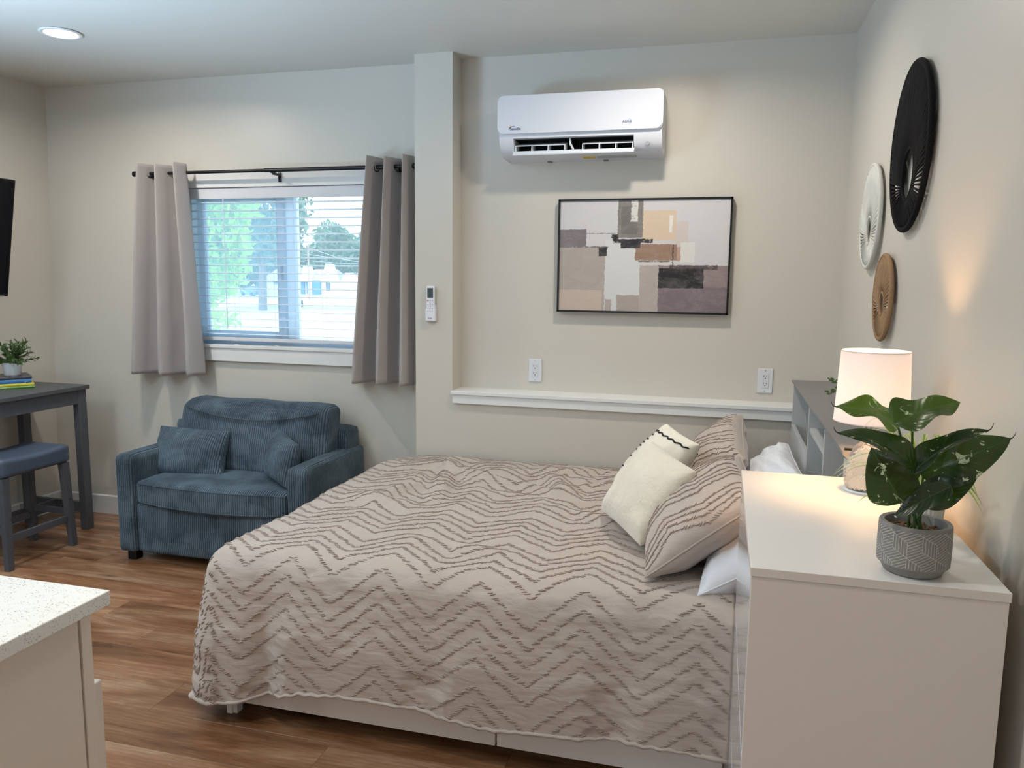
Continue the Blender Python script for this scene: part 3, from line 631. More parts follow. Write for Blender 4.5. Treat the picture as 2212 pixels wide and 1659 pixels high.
for k in range(26):
    a = rnd.uniform(0, 2 * math.pi); el = rnd.uniform(.15, 1.3); ln = rnd.uniform(.10, .135); d = Vector((math.cos(a) * math.cos(el), math.sin(a) * math.cos(el), math.sin(el)))
    p0 = Vector((rnd.uniform(-.02, .02), rnd.uniform(-.02, .02), .055)); p1 = p0 + d * ln + Vector((0, 0, .012)); bm = bmesh.new(); tube(bm, [p0, p0.lerp(p1, .5) + Vector((0, 0, .008)), p1], .0014, 5)
    for q in range(13):
        t = .3 + .7 * q / 12; c = p0.lerp(p1, t); sd = d.orthogonal().normalized(); sd.rotate(Matrix.Rotation(q * 2.4, 3, d)); tipd = (d * .8 + sd).normalized()
        leaf_geo(bm, c, c + tipd * .030, .0115, d, n=4, m=1, fold=.3)
    obj('sprig', bm, LEAFS, sp_)

# ------------------------------------------------------------------ corduroy chair-and-a-half
so = thing('loveseat', 'blue corduroy oversized armchair beneath the window', 'armchair', (-2.36, 3.45, 0))
def arm(x0, x1, name):
    bm = bmesh.new()
    soft_box(bm, x0, x1, 3.145, 3.755, .045, .548, r=.022, n=16, bulge=(.004, .003, .0))
    ch(so, name, bm, CORD, True)
    xm = x0 + .028
    bm = bmesh.new(); tube(bm, [(x1 - .022, 3.150, .10), (x1 - .022, 3.144, .50), (x1 - .022, 3.152, .542), (x1 - .022, 3.18, .5495), (x1 - .022, 3.72, .5495)], .0022, 6); ch(so, 'piping', bm, CORD)
arm(-2.903, -2.797, 'arm'); arm(-1.938, -1.824, 'arm')
bm = bmesh.new(); soft_box(bm, -2.80, -1.935, 3.168, 3.70, .045, .30, r=.012, n=12, bulge=(0, .01, 0)); ch(so, 'base', bm, CORD, True)
bm = bmesh.new(); soft_box(bm, -2.90, -1.855, 3.60, 3.765, .05, .655, r=.03, n=14); ch(so, 'back_frame', bm, CORD, True)
def seatwarp(p):
    u = (p.x + 2.366) / .43
    if p.y < 3.3: p.y -= .028 * (1 - u * u) * (3.3 - p.y) / .13; p.z -= .014 * (1 - u * u) * (1 if p.z < .34 else .2) * (3.3 - p.y) / .13
    return p
bm = bmesh.new(); soft_box(bm, -2.795, -1.940, 3.160, 3.60, .298, .418, r=.028, n=22, bulge=(0, .0, .022), nz=.004, warp=seatwarp); ch(so, 'seat_cushion', bm, CORD, True)
def sline(z, off=0): return [Vector((-2.366 + .41 * k / 10, 3.158 - .027 * (1 - (k / 10) ** 2) + off, z - .014 * (1 - (k / 10) ** 2) * (.2 if z > .36 else 1))) for k in range(-10, 11)]
for z in (.404, .312): bm = bmesh.new(); tube(bm, sline(z), .003, 6); ch(so, 'piping', bm, CORD)
def backwarp(p):
    t = (p.z - .40) / .4; p.y += .10 * t
    u = (p.x + 2.352) / .425; p.z += (.014 * u * u - .004) * max(0, t) + .007 * noise.noise(Vector((p.x * 5, 0, 3))) * max(0, t); return p
bm = bmesh.new(); soft_box(bm, -2.787, -1.905, 3.425, 3.60, .40, .775, r=.055, n=22, bulge=(0, .030, .012), nz=.009, warp=backwarp, seed=3); ch(so, 'back_cushion', bm, CORD, True)
pts = []
for k in range(-10, 11):
    u = k / 10; pts.append((-2.346 + .385 * u, 3.495 - .030 * (1 - u * u), .735 - .035 * (1 - u * u) + .012 * u * u))
bm = bmesh.new(); tube(bm, pts, .004, 6); ch(so, 'piping', bm, CORD)
for x in (-2.845, -1.88):
    for y in (3.19, 3.70): ch(so, 'foot', B(x - .025, x + .025, y - .02, y + .03, 0, .05, bev=.003), BLACK)

# ------------------------------------------------------------------ pillow builder
def pillow_fn(c, T, pull=.05, pw=.42, wr=.006, seed=0, sag=0):
    c00, c10, c11, c01 = [Vector(p) for p in c]; N = ((c10 - c00).cross(c01 - c00)).normalized()
    def F(u, v, side):
        U, Vv = 2 * u - 1, 2 * v - 1; U2 = U * (1 - pull * (1 - abs(Vv) ** 1.6)); V2 = Vv * (1 - pull * (1 - abs(U) ** 1.6)); uu, vv = (U2 + 1) / 2, (V2 + 1) / 2
        p = c00 * (1 - uu) * (1 - vv) + c10 * uu * (1 - vv) + c11 * uu * vv + c01 * (1 - uu) * vv
        prof = max(0, (1 - U * U) * (1 - Vv * Vv)) ** pw; e = min(1, prof * 3)
        h = T / 2 * prof + wr * noise.fractal(Vector((u * 4, v * 4, seed + side)), 1, 2, 4) * e
        # gathers running in from the seams
        h += wr * .5 * e * (1 - prof) * math.sin(18 * (u if abs(Vv) > abs(U) else v) + seed)
        return p + N * h * side
    return F, N
def pillow(name, label, cat, c, T, mat, group=None, n=44, part='cover', **k):
    F, N = pillow_fn(c, T, **k); root = thing(name, label, cat, tuple(sum((Vector(p) for p in c), Vector()) / 4), group)
    bm = bmesh.new(); S = [.5 - .5 * math.cos(math.pi * i / n) for i in range(n + 1)]; G = {}
    for side in (1, -1):
        for i in range(n + 1):
            for j in range(n + 1):
                if side == -1 and (i in (0, n) or j in (0, n)): G[side, i, j] = G[1, i, j]; continue
                G[side, i, j] = bm.verts.new(F(S[i], S[j], side))
        for i in range(n):
            for j in range(n):
                q = (G[side, i, j], G[side, i + 1, j], G[side, i + 1, j + 1], G[side, i, j + 1]); bm.faces.new(q if side == 1 else q[::-1])
    ch(root, part, bm, mat, True); return root, F, N
def seam(root, F, mat, r=.0022):
    pts = [F(u, 0, 0) for u in np.linspace(0, 1, 16)][:-1] + [F(1, v, 0) for v in np.linspace(0, 1, 16)][:-1] + [F(u, 1, 0) for u in np.linspace(1, 0, 16)][:-1] + [F(0, v, 0) for v in np.linspace(1, 0, 16)][:-1]
    bm = bmesh.new(); tube(bm, pts, r, 6, closed=True); ch(root, 'seam', bm, mat)
p1, F1, _ = pillow('throw_pillow', 'blue corduroy oblong pillow lying against the left arm', 'pillow', [(-2.845, 3.35, .415), (-2.415, 3.33, .418), (-2.435, 3.44, .638), (-2.862, 3.45, .640)], .125, CORD, 'corduroy pillows on the armchair', wr=.006, seed=2, pull=.03, pw=.36); seam(p1, F1, CORD)
p2, F2, _ = pillow('throw_pillow', 'blue corduroy pillow turned sideways against the right arm', 'pillow', [(-2.225, 3.43, .43), (-1.960, 3.215, .425), (-1.965, 3.30, .625), (-2.180, 3.485, .662)], .13, CORD, 'corduroy pillows on the armchair', wr=.006, seed=8, pull=.03, pw=.36); seam(p2, F2, CORD)

# ------------------------------------------------------------------ bed
bed = thing('storage_bed', 'white storage bed with drawers and a bookcase headboard', 'bed', (-.6, 2.85, 0))
ch(bed, 'footboard', B(-1.523, -1.503, 2.078, 3.58, 0, .30, bev=.001), BEDW)
ch(bed, 'side_panel', B(-1.503, .30, 2.10, 2.115, .05, .30), BEDW)
ch(bed, 'corner_post', B(-1.503, -1.488, 2.085, 2.115, 0, .05), BEDW)
for a, b in ((-1.500, -.598), (-.592, .058)): ch(bed, 'drawer', B(a, b, 2.076, 2.094, .048, .225, bev=.001), BEDW)
ch(bed, 'side_panel', B(-1.503, .30, 3.56, 3.58, .05, .30), BEDW)
ch(bed, 'platform', B(-1.503, .30, 2.115, 3.56, .27, .295), BEDW)
ch(bed, 'plinth', B(-1.42, .28, 2.30, 3.45, 0, .27), DARK)
hb = ch(bed, 'headboard', B(.495, .5045, 2.092, 3.595, 0, .99), HEADW)
def hp(name, *a, mat=HEADW, bev=.001):
    o = obj(name, B(*a, bev=bev, seg=1), mat, hb); o.matrix_parent_inverse = Matrix.Identity(4); return o
bm = bmesh.new(); prism(bm, [(.506, .990), (.325, .990), (.312, 1.002), (.312, 1.010), (.506, 1.010)], 'y', 2.08, 3.602); obj('top_board', bm, HEADT, hb)
for y in (2.092, 2.493, 2.935, 3.580): hp('divider', .32, .495, y, y + .015, .30, .99)
hp('shelf', .325, .495, 2.508, 2.935, .900, .915); hp('shelf', .325, .495, 2.107, 3.58, .70, .712)
hp('lower_panel', .318, .335, 2.95, 3.58, .30, .815); hp('lower_panel', .318, .335, 2.107, 2.493, .30, .70)
ma = obj('mattress', bmesh_m := bmesh.new(), SHEET) if False else None
bm = bmesh.new(); soft_box(bm, -1.495, .305, 2.125, 3.575, .296, .545, r=.05, n=12); m_ = obj('mattress', bm, SHEET, smooth=True); tag(m_, 'white mattress on the storage bed, mostly under the comforter', 'mattress')

# comforter: cloth coordinates (p along the bed, q across it)
X0c, Y0c, X1c, Y1c, RC = -1.498, 2.128, .070, 3.60, .085
ARC = RC * math.pi / 2; DMAX = .535
def hemlen(p, q):
    if p < X0c and q < Y0c: return .535
    t = max(0.0, min(1.0, (max(p, X0c) - X0c) / .35)) if q < Y0c else max(0.0, min(1.0, (q - Y0c) / .5)) * .6
    return .535 - .065 * t * t * (3 - 2 * t)
def nz(p, q, s, k, o=3): return noise.fractal(Vector((p * s, q * s, k)), 1, 2, o)
CRK = [((-1.28, 3.36), (-.98, 3.12), .05, .022), ((-1.22, 3.42), (-1.05, 2.80), .035, .018), ((-1.05, 3.18), (-.55, 3.02), .04, .016), ((-.72, 3.35), (-.52, 2.9), .04, .014), ((-.62, 3.1), (-.12, 3.3), .04, .012), ((-.55, 2.78), (-.15, 2.62), .035, .010), ((-1.40, 2.75), (-1.05, 2.62), .04, .010), ((-1.18, 3.0), (-1.32, 2.7), .03, .012), ((-.9, 3.35), (-.3, 3.42), .03, .010), ((-.98, 2.32), (-.55, 2.26), .035, .008)]
def ridge(p, q):
    h = 0
    for (ax, ay), (bx, by), w_, a in CRK:
        dx, dy = bx - ax, by - ay; L2 = dx * dx + dy * dy; t = max(0, min(1, ((p - ax) * dx + (q - ay) * dy) / L2)); wig = .03 * noise.noise(Vector((p * 6, q * 6, ax)))
        d = math.hypot(p - ax - dx * t, q - ay - dy * t) + wig; e = math.sin(math.pi * (t * .8 + .1)); a *= 1.5; h += a * e * math.exp(-(d / w_) ** 2) - a * .4 * e * math.exp(-((d - w_ * 1.8) / w_) ** 2)
    return h
def topz(p, q):
    z = .578 + .011 * nz(p, q, 2.2, 1) + .0045 * nz(p, q, 9, 2) + .0035 * noise.ridged_multi_fractal(Vector((p * 3.2 + q, q * 5.5 - p, 8)), 1, 2, 3, 1, 2) - .004 + ridge(p, q)
    cr = max(0, 1 - ((p + .95) / .6) ** 2 - ((q - 3.1) / .5) ** 2); z += .007 * cr * nz(p, q, 13, 6, 2)
    z -= .028 * max(0, (q - 3.25) / .35) ** 2
    if p < -1.35: z -= .012 * ((-1.35 - p) / .15) ** 2
    return z
def cloth(p, q):
    cx_ = max(p, X0c); cy_ = max(q, Y0c); dx, dy = p - cx_, q - cy_; d = math.hypot(dx, dy)
    if d < 1e-7: return Vector((p, q, topz(p, q)))
    n = Vector((dx / d, dy / d, 0)); zt = topz(cx_, cy_); corner = 0
    if dx < 0 and dy < 0: corner = math.sin(2 * math.atan2(-dy, -dx))
    if d < ARC: a = d / RC; off = RC * math.sin(a); z = zt - RC * (1 - math.cos(a))
    else: off = RC + .045 * (d - ARC); z = zt - RC - (d - ARC) * .985
    w_ = (p if dy < 0 and dx == 0 else 0) if dx == 0 else (X0c - (cy_ - Y0c) if dy == 0 else X0c - .12 * (1 - math.atan2(-dy, -dx) / (math.pi / 2)))
    k = max(0, d - .07) / (DMAX - .07); k2 = k * k * (3 - 2 * k) if k < 1 else 1
    f = .016 * math.sin(w_ * 11 + 1.3) + .012 * math.sin(w_ * 23 + 4) + .020 * nz(w_, 0, 4.0, 7, 2)
    f += .016 * math.exp(-((w_ + 1.34) / .035) ** 2) * -1.4
    off += k2 * (f + .022) + corner * k2 * .020 + .006 * k2 * nz(w_, d, 9, 3) + .0035 * min(1, d / .1) * nz(w_ * 2.2, d * 4, 7, 11, 3) + .010 * k * (1 - k) * 4
    fine = noise.fractal(Vector((w_ * 5 + d * 2, d * 26, 21)), 1, 2, 3); off += .0042 * k2 * fine + (.0055 * k2 + .0015) * noise.ridged_multi_fractal(Vector((w_ * 3 + d * 3, d * 8 - w_ * 2, 5)), 1, 2, 3, 1, 2) + .005 * k2 * noise.ridged_multi_fractal(Vector((w_ * 6 - d * 3, d * 3, 15)), 1, 2, 2, 1, 2)
    if dx == 0: off = min(off, .128)
    z += .010 * k2 * math.sin(w_ * 7 + 2) * (d > ARC)
    return Vector((cx_, cy_, 0)) + n * off + Vector((0, 0, z))
cf = thing('comforter', 'taupe tufted chevron comforter draped over the bed', 'comforter', (-.75, 2.85, .5))
NX, NY, ND = 210, 150, 78
xs = np.linspace(X0c, X1c, NX + 1); ys = np.linspace(Y0c, Y1c, NY + 1); ds = np.linspace(0, DMAX, ND + 1)
verts = []; idx = {}; faces = []
def vid(key, pq):
    if key not in idx: idx[key] = len(verts); verts.append(tuple(cloth(*pq)))
    return idx[key]
top = [[vid(('t', i, j), (xs[i], ys[j])) for j in range(NY + 1)] for i in range(NX + 1)]
for i in range(NX):
    for j in range(NY): faces.append((top[i][j], top[i + 1][j], top[i + 1][j + 1], top[i][j + 1]))
NC = 22
stn = [(xs[NX - i], Y0c, 0, -1, top[NX - i][0]) for i in range(NX + 1)] + [(X0c, Y0c, -math.sin(math.pi / 2 * k / NC), -math.cos(math.pi / 2 * k / NC), top[0][0]) for k in range(1, NC)] + [(X0c, ys[j], -1, 0, top[0][j]) for j in range(NY + 1)]
prev = None
for a, (bx, by, nx_, ny_, t0) in enumerate(stn):
    colm = [t0] + [vid(('s', a, k), (bx + nx_ * ds[k] * hemlen(bx + nx_ * .01, by + ny_ * .01) / DMAX, by + ny_ * ds[k] * hemlen(bx + nx_ * .01, by + ny_ * .01) / DMAX)) for k in range(1, ND + 1)]
    if prev:
        for k in range(ND):
            f = [prev[k], prev[k + 1], colm[k + 1], colm[k]]
            if f[0] == f[3]: f = f[:3]
            faces.append(tuple(reversed(f)))
    prev = colm
me = bpy.data.meshes.new('cover'); me.from_pydata(verts, [], faces); me.materials.append(TAUPE); me.polygons.foreach_set('use_smooth', [True] * len(me.polygons))
o = link('cover', me, cf); o.matrix_parent_inverse = Matrix.Translation(cf.location).inverted()
md = o.modifiers.new('thickness', 'SOLIDIFY'); md.thickness = .010; md.offset = -1 
# rolled hem at the foot corner
hem = []
for a in range(0, len(stn), 3):
    bx, by, nx_, ny_, t0 = stn[a]; HL = hemlen(bx + nx_ * .01, by + ny_ * .01); v = cloth(bx + nx_ * HL, by + ny_ * HL); hem.append(v + Vector((0, 0, .0 + .003 * math.sin(a))))
bm = bmesh.new(); tube(bm, hem, .007, 7, rs=[.006 + .004 * noise.noise(Vector((k * .3, 0, 0))) for k in range(len(hem))]); ch(cf, 'hem', bm, TAUPE, True)

bm = bmesh.new(); c_ = cloth(X0c - .36, Y0c - .39); soft_box(bm, -.028, .028, -.02, .02, -.018, .016, r=.014, n=8, nz=.012)
for v in bm.verts: v.co += c_ + Vector((.012, .012, .0)) + noise.noise_vector(v.co * 30) * .008
ch(cf, 'corner_fold', bm, TAUPE, True)

class Tufts:
    def __init__(s): s.v = []; s.f = []
    def add(s, p, T, N, ln, r, rnd):
        T = T.normalized(); S = N.cross(T).normalized(); b = len(s.v); K = 4
        for i, (t, k) in enumerate(((-.5, .55), (-.18, 1), (.18, .95), (.5, .5))):
            c = p + T * ln * t + N * (r * .75 + rnd.uniform(-.2, .2) * r) + S * rnd.uniform(-.4, .4) * r
            for q in range(5):
                a = 2 * math.pi * q / 5; s.v.append(tuple(c + (S * math.cos(a) + N * math.sin(a)) * r * k))
        for i in range(K - 1):
            for q in range(5): s.f.append((b + i * 5 + q, b + i * 5 + (q + 1) % 5, b + (i + 1) * 5 + (q + 1) % 5, b + (i + 1) * 5 + q))
        s.f.append(tuple(b + q for q in (4, 3, 2, 1, 0))); s.f.append(tuple(b + (K - 1) * 5 + q for q in range(5)))
    def build(s, par):
        me = bpy.data.meshes.new('tufting'); me.from_pydata(s.v, [], s.f); me.materials.append(TUFT); me.polygons.foreach_set('use_smooth', [True] * len(me.polygons))
        o = link('tufting', me, par); o.matrix_parent_inverse = Matrix.Translation(par.location).inverted(); o['kind'] = 'stuff'; return o
def tri(t): t = t % 1.0; return 1 - abs(2 * t - 1)
rnd = random.Random(11); TF = Tufts(); PER, AMP = .309, .125
rows = []
for g in range(-3, 8):
    for k in range(5): rows.append(2.075 - .052 * k + .293 * g)
for q0 in rows:
    p = X0c - .50
    while p < X1c + .0:
        q = q0 - AMP * (1 - tri((p + 1.268) / PER + .5)) 
        p += .0078
        pj, qj = p + rnd.uniform(-.001, .001), q + rnd.uniform(-.0035, .0035)
        if qj > Y1c - .01 or pj > X1c - .012: continue
        dx, dy = min(0, pj - X0c), min(0, qj - Y0c)
        if math.hypot(dx, dy) > hemlen(pj, qj) - .006: continue
        if dx < 0 and dy < 0 and rnd.random() < .55 * math.sin(2 * math.atan2(-dy, -dx)): continue
        a = cloth(pj, qj); e = .004; t1 = cloth(pj + e, qj) - a; t2 = cloth(pj, qj + e) - a; N = t1.cross(t2)
        if N.length < 1e-12: continue
        N.normalize()
        if N.z < -0.05: N = -N if N.z < -.5 else N
        TF.add(a, t1 + t2 * rnd.uniform(-.25, .25), N, rnd.uniform(.012, .020), rnd.uniform(.0015, .0024), rnd)
TF.build(cf)

# shams
def sham(label, c, T, seed, flip=1):
    r, F, N = pillow('pillow_sham', label, 'pillow', c, T, TAUPE, 'taupe tufted pillow shams', wr=.008, seed=seed, pull=.03, pw=.40); seam(r, F, TAUPE, .003)
    rnd = random.Random(seed); TF = Tufts(); W = (Vector(c[1]) - Vector(c[0])).length; H = (Vector(c[3]) - Vector(c[0])).length
    side = flip
    Wp = W * 1.22
    for g in range(0, 5):
        for k in range(4):
            v0 = (.015 + .040 * k + .20 * g)
            s = .0
            while s < H:
                s += .0085; w_ = v0 + .075 * tri(s / .24)
                tt = w_ / Wp + rnd.uniform(-.003, .003)
                if not 0 < tt < 1: continue
                u = .35 * tt + .65 * (.5 - .5 * math.cos(math.pi * tt)); v = s / H
                if not (.003 < u < .997 and .03 < v < .97): continue
                e = .01; a = F(u, v, side); t1 = F(u, min(.99, v + e), side) - a; t2 = F(min(.999, u + e), v, side) - a; n = t1.cross(t2).normalized()
                if n.dot(N * side) < 0: n = -n
                TF.add(a, t1 + t2 * rnd.uniform(-.4, .4), n, .015, .0019, rnd)
    TF.build(r)
# corners: near-bottom, far-bottom, far-top, near-top
sham('large taupe tufted sham leaning toward the dresser, nearest one', [(-.175, 2.13, .602), (-.185, 2.76, .618), (.085, 2.76, .830), (.135, 2.19, .835)], .20, 3, -1)
sham('taupe tufted sham behind the cream pillows, nearest the half wall', [(-.11, 2.86, .62), (-.11, 3.50, .62), (.105, 3.46, .865), (.105, 2.86, .80)], .20, 6, -1)
# white sleeping pillows
w1, Fw, _ = pillow('sleeping_pillow', 'white pillow peeking out below the near sham beside the dresser', 'pillow', [(-.03, 2.105, .575), (.05, 2.66, .60), (.27, 2.66, .70), (.24, 2.125, .72)], .17, SHEET, 'white sleeping pillows', wr=.012, seed=4, pw=.45); seam(w1, Fw, SHEET)
w2, Fw, _ = pillow('sleeping_pillow', 'rumpled white pillow against the headboard, far side', 'pillow', [(.10, 2.74, .60), (.13, 3.36, .60), (.285, 3.30, .78), (.300, 2.72, .77)], .17, SHEET, 'white sleeping pillows', wr=.022, seed=9, pw=.42); seam(w2, Fw, SHEET)
# cream cushions
pc, Fc, Nc = pillow('throw_pillow', 'plush cream square pillow leaning on the near sham', 'pillow', [(-.215, 2.385, .605), (-.385, 2.70, .615), (-.215, 2.76, .865), (-.055, 2.45, .842)], .16, CREAM, 'cream throw pillows on the bed', wr=.005, seed=12, pull=.035, pw=.38)
ps, Fs, Ns = pillow('throw_pillow', 'cream pillow with black stitched stripes behind the plush one', 'pillow', [(-.20, 2.82, .62), (-.40, 3.10, .62), (-.185, 3.02, .885), (-.055, 2.85, .845)], .13, CREAMK, 'cream throw pillows on the bed', wr=.005, seed=15, pull=.03, pw=.40)
for sd in (1, -1):
    bm = bmesh.new(); pts = [Fs(u, .87 + .010 * math.sin(u * 40), sd) + Ns * sd * .001 for u in np.linspace(.03, .97, 40)]; tube(bm, pts, .0035, 6); ch(ps, 'stitched_stripe', bm, YARNB)
for v in (.25, .42, .53, .60, .66, .72, .80):
    bm = bmesh.new(); tube(bm, [Fs(u, v, 1) + Ns * .001 for u in np.linspace(.80, 1, 10)] + [Fs(u, v, -1) - Ns * .001 for u in np.linspace(.99, .84, 9)], .0035, 6); ch(ps, 'stitched_dash', bm, YARNB)

# ------------------------------------------------------------------ dresser
dr = thing('dresser', 'white laminate dresser in the right foreground', 'dresser', (.27, 1.71, 0))
o = ch(dr, 'top_board', B(.068, .468, 1.350, 2.078, .928, .944, bev=.001), [FURN, FURNS])
for f in o.data.polygons: f.material_index = 0 if f.normal.z > .5 else 1
ch(dr, 'end_panel', B(.0705, .466, 1.352, 1.368, 0, .9275, bev=.0006), FURNS); ch(dr, 'end_panel', B(.0705, .466, 2.06, 2.076, 0, .9275, bev=.0006), FURNS)
ch(dr, 'carcass', B(.086, .46, 1.368, 2.06, .04, .927), FURNS)
for a, b in ((.592, .920), (.330, .583), (.05, .321)):
    d = ch(dr, 'drawer', B(.0695, .0855, 1.3685, 2.0595, a, b, bev=.0012), FRONT)

# ------------------------------------------------------------------ table lamp
LX, LY, LZ = .350, 1.955, .944
lp = thing('table_lamp', 'lit table lamp with white shade and cut glass base on the dresser', 'lamp', (LX, LY, LZ))
def glass_mat():
    t = NT('cut_glass'); t.b.inputs['Transmission Weight'].default_value = .85; t.b.inputs['Roughness'].default_value = .02; t.b.inputs['IOR'].default_value = 1.45; t.col((245, 248, 250)); return t.m
bm = bmesh.new(); prof = [(.046, .006), (.0505, .02), (.051, .034), (.050, .048), (.0475, .062), (.044, .076), (.0395, .089), (.034, .101), (.027, .111), (.018, .118)]; prof = [(float(np.interp(z, [q[1] for q in prof], [q[0] for q in prof])), float(z)) for z in np.linspace(.006, .118, 15)]; rings = []; n = 26
for i, (r, z) in enumerate(prof): rings.append([bm.verts.new((r * math.cos(2 * math.pi * (k + .5 * (i % 2)) / n), r * math.sin(2 * math.pi * (k + .5 * (i % 2)) / n), z)) for k in range(n)])
for i in range(len(rings) - 1):
    a, b = rings[i], rings[i + 1]
    for k in range(n):
        k2 = (k + 1) % n
        if i % 2 == 0: bm.faces.new((a[k], a[k2], b[k])); bm.faces.new((a[k2], b[k2], b[k]))
        else: bm.faces.new((a[k], b[k2], b[k])); bm.faces.new((a[k], a[k2], b[k2]))
bm.faces.new(list(reversed(rings[0]))); bm.faces.new(rings[-1]); obj('base', bm, glass_mat(), lp)
bm = bmesh.new(); lathe(bm, [(0, 0), (.050, 0), (.052, .003), (.050, .006), (0, .006)], n=40); obj('foot_ring', bm, P('clear_acrylic', (220, 226, 228), .08, coat=.4), lp, smooth='auto')
bm = bmesh.new(); cyl(bm, (0, 0, .118), (0, 0, .150), .009, n=20); cyl(bm, (0, 0, .150), (0, 0, .19), .012, n=20); obj('socket', bm, P('nickel', (190, 188, 184), .25, 1), lp, smooth='auto')
def shade_mat():
    t = NT('lamp_shade_linen'); o = t.n['Material Output']; t.col((246, 244, 246)); t.b.inputs['Roughness'].default_value = .9
    tl = t.new('ShaderNodeBsdfTranslucent'); tl.inputs[0].default_value = (*s2l((232, 236, 246)), 1); v = t.coord('Object'); m = t.new('ShaderNodeMixShader'); m.inputs[0].default_value = .42
    t.bump(t.noise(v, 500, 2), .1, .0005); t.l(t.b.outputs[0], m.inputs[1]); t.l(tl.outputs[0], m.inputs[2]); t.l(m.outputs[0], o.inputs[0]); return t.m
SHD = shade_mat(); bm = bmesh.new(); lathe(bm, [(.0825, .168), (.0745, .334), (.0735, .334), (.0815, .168), (.0825, .168)], n=64); obj('lamp_shade', bm, SHD, lp, smooth='auto')
for r, z in ((.0825, .1685), (.0745, .3335)): bm = bmesh.new(); tube(bm, [(r * math.cos(a), r * math.sin(a), z) for a in np.linspace(0, 2 * math.pi, 49)[:-1]], .0011, 6, closed=True); obj('shade_rim', bm, P('shade_trim' + str(z), (224, 212, 205), .7), lp)
bm = bmesh.new()
for k in range(3): a = 2 * math.pi * k / 3; tube(bm, [(.012 * math.cos(a), .012 * math.sin(a), .19), (.081 * math.cos(a), .081 * math.sin(a), .20)], .0012, 5)
obj('shade_spider', bm, CHROME, lp)
bm = bmesh.new(); sph(bm, (0, 0, .235), .021, 20, (1, 1, 1.25)); obj('bulb', bm, P('lit_bulb', (255, 220, 170), .5, emit=((255, 200, 142), 270)), lp, smooth=True)
bm = bmesh.new(); tube(bm, [(LX + .05, LY - .01, .9485), (LX + .09, LY + .03, .9475), (LX + .115, LY + .09, .9475), (.47, 2.07, .9475)], .0028, 6); ch(lp, 'power_cord', bm, BLACK)
cb = obj('stripe', (lambda b: (tube(b, [(.318, 2.098, 1.0135), (.36, 2.094, 1.0135), (.42, 2.10, 1.0135), (.50, 2.096, 1.0135)], .0035, 6), b)[1])(bmesh.new()), BLACK); tag(cb, 'thin black cable lying across the near end of the headboard top', 'stripe')  # thin black stripe along the near edge of the headboard top

# ------------------------------------------------------------------ big variegated plant
bp = thing('potted_plant', 'large variegated leafy plant in a grey geometric pot on the dresser', 'plant', (.335, 1.415, .944))
CON = P('grey_concrete', (126, 122, 118), .85, bump=(120, .3, .001), var=((140, 137, 133), 30)); LIN = P('carved_line_white', (190, 186, 180), .9)
bm = bmesh.new(); PR = .0565
def potr(a, r, z): return r * (1 + .012 * noise.noise(Vector((math.cos(a) * 6, math.sin(a) * 6, z * 90)))) if z > .08 else r
lathe(bm, [(0, 0), (.040, 0), (.046, .003), (.0535, .017), (PR, .0175), (PR + .001, .05), (PR, .086), (PR - .001, .088), (.048, .0875), (.046, .070), (0, .070)], n=72, fr=potr); obj('pot', bm, CON, bp, smooth='auto')
bm = bmesh.new(); nh = 8; wd = 2 * math.pi * PR / nh; s = wd / math.sqrt(3)
def vec(a): return Vector((math.cos(math.radians(a)), math.sin(math.radians(a))))
segs = []
for r_ in range(-1, 4):
    for c_ in range(nh):
        cx_ = wd * (c_ + .5 * (r_ % 2)); cz_ = .030 + 1.5 * s * r_ - .004; C_ = Vector((cx_, cz_)); V6 = {a: C_ + vec(a) * s for a in (90, 30, -30, -90, 210, 150)}
        segs += [(C_, V6[150]), (C_, V6[30]), (C_, V6[-90]), (V6[150], V6[90]), (V6[90], V6[30]), (V6[150], V6[210]), (V6[210], V6[-90]), (V6[-90], V6[-30]), (V6[-30], V6[30])]
        for k in range(1, 5):
            t = k / 5; segs.append((C_.lerp(V6[150], t), V6[30].lerp(V6[90], t)))                       # top face
            segs.append((C_.lerp(V6[150], t), V6[-90].lerp(V6[210], t))); segs.append((C_.lerp(V6[-90], t), V6[30].lerp(V6[-30], t)))
seen_ = set()
for a, b in segs:
    kk = tuple(sorted((round(q.x % (2 * math.pi * PR), 4), round(q.y, 4)) for q in (a, b)))
    if kk in seen_: continue
    seen_.add(kk)
    n_ = max(2, int((b - a).length / .0035)); w_ = .00042
    pts = [a.lerp(b, k / n_) for k in range(n_ + 1)]; d = (b - a).normalized(); sd = Vector((-d.y, d.x)) * w_
    for p, q in zip(pts, pts[1:]):
        if not (.0185 < p.y < .0835 and .0185 < q.y < .0835): continue
        vs = []
        for pt in (p - sd, q - sd, q + sd, p + sd):
            an = pt.x / PR; vs.append(bm.verts.new(((PR + .0013) * math.cos(an), (PR + .0013) * math.sin(an), pt.y)))
        bm.faces.new(vs)
o = obj('carved_pattern', bm, LIN, bp)
rnd = random.Random(2); bm = bmesh.new()
for k in range(150):
    a = rnd.uniform(0, 6.28); r = .043 * math.sqrt(rnd.random()); R_ = rnd.uniform(.0025, .0045); vs = bmesh.ops.create_icosphere(bm, subdivisions=1, radius=R_, matrix=Matrix.Translation((r * math.cos(a), r * math.sin(a), .071 + rnd.uniform(0, .004))) @ Matrix.Rotation(rnd.uniform(0, 3), 4, 'X') @ Matrix.Diagonal((1, .8, .7, 1)))
o = obj('gravel', bm, P('brown_gravel', (96, 72, 52), .8, var=((140, 108, 78), 90)), bp); o['kind'] = 'stuff'
